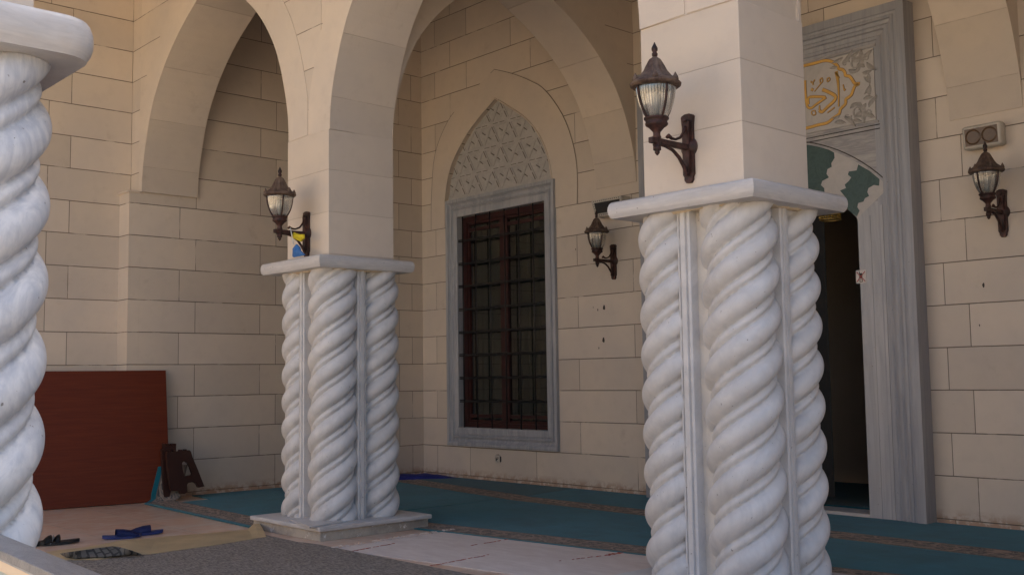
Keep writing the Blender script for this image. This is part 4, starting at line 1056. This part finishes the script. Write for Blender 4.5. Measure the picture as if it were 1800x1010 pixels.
# flap: strips from far to near edge, tan side up; one stretch turned again shows the gridded side
b = bmesh.new(); far = [F_(75, 971), F_(150, 962), F_(200, 953), F_(280, 944), F_(370, 937), F_(456, 929)]; near = [F_(90, 985), F_(170, 985), F_(235, 976), F_(262, 975), F_(370, 960), F_(468, 944)]
far = [(p[0]+.0, p[1]) for p in far]
def mixp(P_, u):
    k = min(int(u*(len(P_)-1)), len(P_)-2); f_ = u*(len(P_)-1)-k; return Vector(P_[k]).lerp(Vector(P_[k+1]), f_)
rows = []
for i in range(41):
    u = i/40; pf, pn = mixp(far, u), mixp(near, u); row = []
    for j in range(9):
        v = j/8; p = pf.lerp(pn, v); z = .018+.055*math.sin(math.pi*min(1, v*1.0))*(.4+.6*math.exp(-((u-.35)/.2)**2))+(.05*(u > .97))*(1-v)+.01*math.sin(u*17)*v*(1-v)*4
        row.append(b.verts.new((p.x-base[0], p.y-base[1], z)))
    rows.append(row)
for i in range(40):
    for j in range(8): b.faces.new((rows[i][j], rows[i+1][j], rows[i+1][j+1], rows[i][j+1]))
r_ = bmesh.ops.solidify(b, geom=b.faces[:], thickness=.012); obj('folded_backing', b, M['tan'], t, smooth=False)
b = bmesh.new(); rows = []
top = [(97, 973), (117, 970), (167, 963), (197, 959), (213, 961), (233, 967), (252, 974.5)]; low = [(99, 975), (117, 980), (133, 982), (183, 980), (217, 977), (235, 976), (254, 975.5)]
for i in range(31):
    u = i/30; p0_, p1_ = mixp(top, u), mixp(low, u); row = []
    for k in range(8):
        v = k/7; p = p0_.lerp(p1_, v); z = .022+.075*(1-v)**.8*min(1, math.sin(math.pi*min(max(u, .02), .98))*1.6)
        q = at(p.x, p.y, 2, ZF+z); row.append(b.verts.new((q.x-base[0], q.y-base[1], z)))
    rows.append(row)
for i in range(30):
    for j in range(7): b.faces.new((rows[i][j], rows[i+1][j], rows[i+1][j+1], rows[i][j+1]))
bmesh.ops.solidify(b, geom=b.faces[:], thickness=.010); obj('turned_corner', b, M['gridc'], t)
# blue cloth heaped in the corner
base = (-13.9, 10.2, ZF)
def heap(name, label, pts, mat, h, seed, cat='cloth', parent=None):
    t = parent or thing(name, label, cat, (pts[0][0], pts[0][1], ZF)); bs = Vector((pts[0][0], pts[0][1], ZF)) if parent is None else Vector(parent.location)
    b = bmesh.new(); n_ = len(pts); ce = Vector((sum(p[0] for p in pts)/n_, sum(p[1] for p in pts)/n_)); rr2 = random.Random(seed); rings = []
    for q in (1, .8, .55, .3):
        rings.append([b.verts.new(Vector((ce.x+(p[0]-ce.x)*q, ce.y+(p[1]-ce.y)*q, ZF+.016+(0 if q == 1 else h*rr2.uniform(.3, 1))))-bs) for p in pts])
    for a_, c_ in zip(rings, rings[1:]):
        for k in range(n_): b.faces.new((a_[k], a_[(k+1) % n_], c_[(k+1) % n_], c_[k]))
    b.faces.new(rings[-1]); lowr = [b.verts.new(v_.co-Vector((0, 0, .012))) for v_ in rings[0]]
    for k in range(n_): b.faces.new((rings[0][k], rings[0][(k+1) % n_], lowr[(k+1) % n_], lowr[k]))
    obj('folds', b, mat, t); return t
pp = smooth_poly([(-13.98, 8.3), (-13.75, 8.6), (-13.72, 9.2), (-13.55, 9.7), (-13.3, 10.2), (-13.05, 10.62), (-13.5, 10.68), (-13.98, 10.68), (-13.99, 9.6)], 3)[:-1]
heap('blue_cloth', 'rumpled deep blue cloth heaped on the floor in the corner by the window wall', pp, M['blue_cloth'], .05, 3)
c = at(700, 835, 2, ZF+.03); heap('orange_cloth', 'flat orange brown cloth scrap beside the blue cloth in the corner', [(c.x-.25, c.y+.05), (c.x-.05, c.y-.16), (c.x+.17, c.y+.02), (c.x+.1, c.y+.2), (c.x-.15, c.y+.25)], M['orange_cloth'], .02, 5)

# marble offcut on the slab
c = [at(px, py, 2, .10) for px, py in ((510, 912), (545, 925), (603, 915), (560, 905))]
b = bmesh.new(); prism(b, [(p.x-c[0].x, p.y-c[0].y) for p in c], lambda u, v, d: (u, v, d), 0, .016); o = obj('marble_tile', weld(b), M['cap'], None, loc=(c[0].x, c[0].y, .0855))
tag(o, 'loose flat marble tile lying on the chipped slab of the left pier', 'tile')

# ------------------------------------------------------------------ board, rolled rug, stool
t = thing('wooden_board', 'large reddish brown veneered board leaning against the left wall', 'board', (-13.45, 5.1, ZF))
lean = math.atan2(.28, 1.66)
b = bmesh.new(); L_ = math.hypot(.50, 1.67); bx(b, -.016, .016, -1.75, .95, 0, L_, .003); o = obj('panel', b, M['board'], t); o.rotation_euler = (0, -lean, 0)
c1 = at(290, 880, 2, ZF); t.rotation_euler = (0, 0, math.radians(-9)); t.location = (c1.x+.05-.96*math.sin(math.radians(9)), c1.y+.055-.96*math.cos(math.radians(9)), ZF+.006)
# a rolled rug standing in the gap behind the board
c = at(88, 648, 0, -14.2)
t = thing('rolled_rug', 'dark green patterned rug with its corner sticking up behind the red board', 'rug', (-14.34, c.y-.5, ZF))
b = bmesh.new(); prism(b, [(-.5, 0), (.5, 0), (.5, 1.2), (.33, 1.62), (.18, 1.72), (-.1, 1.86), (-.5, 1.7)], lambda u, v, d: (d, u, v), .0, .05); obj('rug_body', weld(b), M['patt'], t)
# folding stool, closed and propped on the wall
def ST(px, py): v = at(px, py, 0, -13.55); return (v.y, v.z)
K = lambda x, y_: ST(260+x/6.31, 760+y_/6.31)
outl = [K(*p) for p in ((190, 210), (215, 212), (215, 195), (235, 195), (236, 210), (262, 208), (262, 192), (285, 190), (287, 206), (335, 200), (337, 186), (358, 184), (360, 198), (385, 194), (385, 182), (408, 180), (410, 192), (440, 190), (455, 205), (475, 270), (500, 330), (530, 400), (565, 490), (605, 590), (540, 605), (525, 570), (500, 548), (460, 545), (425, 552), (412, 575), (418, 650), (385, 675), (345, 672), (335, 635), (300, 640), (245, 640), (232, 600), (215, 500), (200, 380))]
hol = [K(*p) for p in ((358, 330), (375, 315), (400, 318), (425, 335), (450, 380), (475, 455), (465, 468), (385, 480), (372, 440), (360, 390))]
t = thing('folding_stool', 'dark brown plastic folding stool closed up and propped against the left wall', 'stool', (-13.55, 6.5, ZF))
bs = Vector((-13.55, 6.5, ZF)); zf = min(p[1] for p in outl)
b = bmesh.new(); prism(b, outl, lambda u, v, d: (d-.07*0-bs.x-.12*(v/.6)*0, u-bs.y, v-bs.z), -13.55, -13.49, holes=[hol]); obj('front_leg', weld(b), M['stool'], t)
b = bmesh.new(); q = [K(*p) for p in ((165, 190), (185, 185), (190, 122), (208, 120), (212, 150), (225, 150), (230, 122), (248, 120), (252, 150), (268, 150), (272, 120), (290, 118), (295, 150), (308, 150), (312, 120), (328, 120), (325, 200), (330, 260), (180, 260))]
prism(b, q, lambda u, v, d: (d-bs.x, u-bs.y, v-bs.z), -13.64, -13.585); obj('top_step', weld(b), M['stool'], t)
b = bmesh.new(); q = [(outl[0][0]+.02, ZF+.01), (outl[0][0]+.08, ZF+.01), (outl[0][0]+.16, .3), (outl[0][0]+.16, .58), (outl[0][0]-.02, .6)]
prism(b, q, lambda u, v, d: (d-bs.x, u-bs.y, v-bs.z), -13.65, -13.595); obj('rear_leg', weld(b), M['stool'], t)

# ------------------------------------------------------------------ footwear
def sole(L_, w_, n_=20):
    pts = []
    for k in range(n_):
        a_ = 2*math.pi*k/n_; x = math.cos(a_)*L_/2; ww = w_/2*(1 if x > 0 else .82)*(abs(math.sin(a_))**.8); pts.append((x, ww*(1 if math.sin(a_) >= 0 else -1)))
    return pts
def slipper(parent_name, label, mat, strapmats, loc, rz, group=None, L_=.38, w_=.14):
    t = thing(parent_name, label, 'slipper', loc, rz, group); b = bmesh.new()
    prism(b, sole(L_, w_), lambda u, v, d: (u, v, d+(.012*(abs(u)/(L_/2))**2)), 0, .032); smooth_by_angle(obj('sole', weld(b), mat, t), 40)
    for i, (x0, x1, mt, sk) in enumerate(strapmats):
        b = bmesh.new(); rows = []
        for k in range(13):
            a_ = math.pi*k/12; yy = -math.cos(a_)*w_*.5; zz = .03+math.sin(a_)**.7*.068
            rows.append([b.verts.new((x0+(x1-x0)*u+sk*(k/12-.5), yy, zz*(1-.55*u*u)+.0)) for u in (0, .33, .66, 1)])
        for a2, c2 in zip(rows, rows[1:]):
            for j in range(3): b.faces.new((a2[j], a2[j+1], c2[j+1], c2[j]))
        bmesh.ops.solidify(b, geom=b.faces[:], thickness=.007); obj('strap', b, mt, t, smooth=True)
    return t
c = at(216, 946, 2, ZF+.0); c2 = at(252, 942, 2, ZF)
slipper('slipper', 'blue foam slipper, the left one of the pair on the marble floor', M['blue_slip'], [(-.06, .16, M['blue_slip'], 0)], (c.x-.02, c.y, ZF+.001), math.radians(75), 'blue slippers')
slipper('slipper', 'blue foam slipper, the right one of the pair, nearer the left pier', M['blue_slip'], [(-.06, .16, M['blue_slip'], 0)], (c2.x-.10, c2.y+.05, ZF+.001), math.radians(255), 'blue slippers')
c = at(104, 956, 2, ZF); 
slipper('slipper', 'black slide sandal with a pale stripe, nearer the blue slippers', M['black_rubber'], [(.0, .05, M['black_rubber'], 0), (.05, .075, M['strapw'], .05), (.075, .15, M['black_rubber'], 0)], (c.x, c.y, ZF+.001), math.radians(262), 'black sandals')
c = at(78, 960, 2, ZF)
slipper('slipper', 'black slide sandal with a pale stripe, half hidden by the nearest pier', M['black_rubber'], [(.0, .05, M['black_rubber'], 0), (.05, .075, M['strapw'], .05), (.075, .15, M['black_rubber'], 0)], (c.x-.12, c.y-.10, ZF+.001), math.radians(278), 'black sandals')

# ------------------------------------------------------------------ marble parapet in the lower left corner
p0, p1 = at(0, 937, 2, 1.09), at(183, 1010, 2, 1.09); q0, q1 = at(0, 966, 2, 1.09), at(113, 1010, 2, 1.09)
d = (p1-p0).normalized(); dq = (q1-q0).normalized()
base = Vector((p0.x, p0.y, -1.0)); t = thing('parapet', 'low grey marble parapet with a cream strip crossing the lower left corner', 'parapet', base)
dirv = Vector((d.x, d.y, 0)); nrm = Vector((dirv.y, -dirv.x, 0)); wdt = (q0-p0).dot(nrm)
ang = math.atan2(dirv.y, dirv.x)
def par(name, w0, w1, z0, z1, mat, bev=.002):
    b = bmesh.new(); bx(b, -1.45, 2.2, -w1, -w0, z0+1.0, z1+1.0, bev); o = obj(name, b, mat, t); o.rotation_euler = (0, 0, ang); return o
par('coping', 0, wdt, 1.068, 1.09, M['coping']); par('coping', .004, wdt-.003, 1.062, 1.0685, M['winframe'])
par('cream_strip', .006, wdt-.006, 1.035, 1.0625, M['copcream']); par('marble_panel', .012, wdt-.009, -1.0, 1.036, M['palegreen'])

# ------------------------------------------------------------------ added unseen mass that keeps the sun off the arcade and nearest pier
b = bmesh.new(); bx(b, XO-6, 12, YW+3.01, YW+16, -1.0, 23); tag(obj('shade_block', b, M['ceil']), 'added tall unseen block behind the window wall, casting shade over the arcade', 'building')

# added unseen block facing the arcade; its sunlit side bounces warm light back
b = bmesh.new(); bx(b, -34, 22, -22, -15, -1.0, 5.5); tag(obj('bounce_block', b, M['paving']), 'added unseen cream block throwing warm sunlight back into the arcade', 'building')
# ------------------------------------------------------------------ bring everything to metres
for o in ROOTS:
    o.location = o.location*S; o.scale = Vector(o.scale)*S
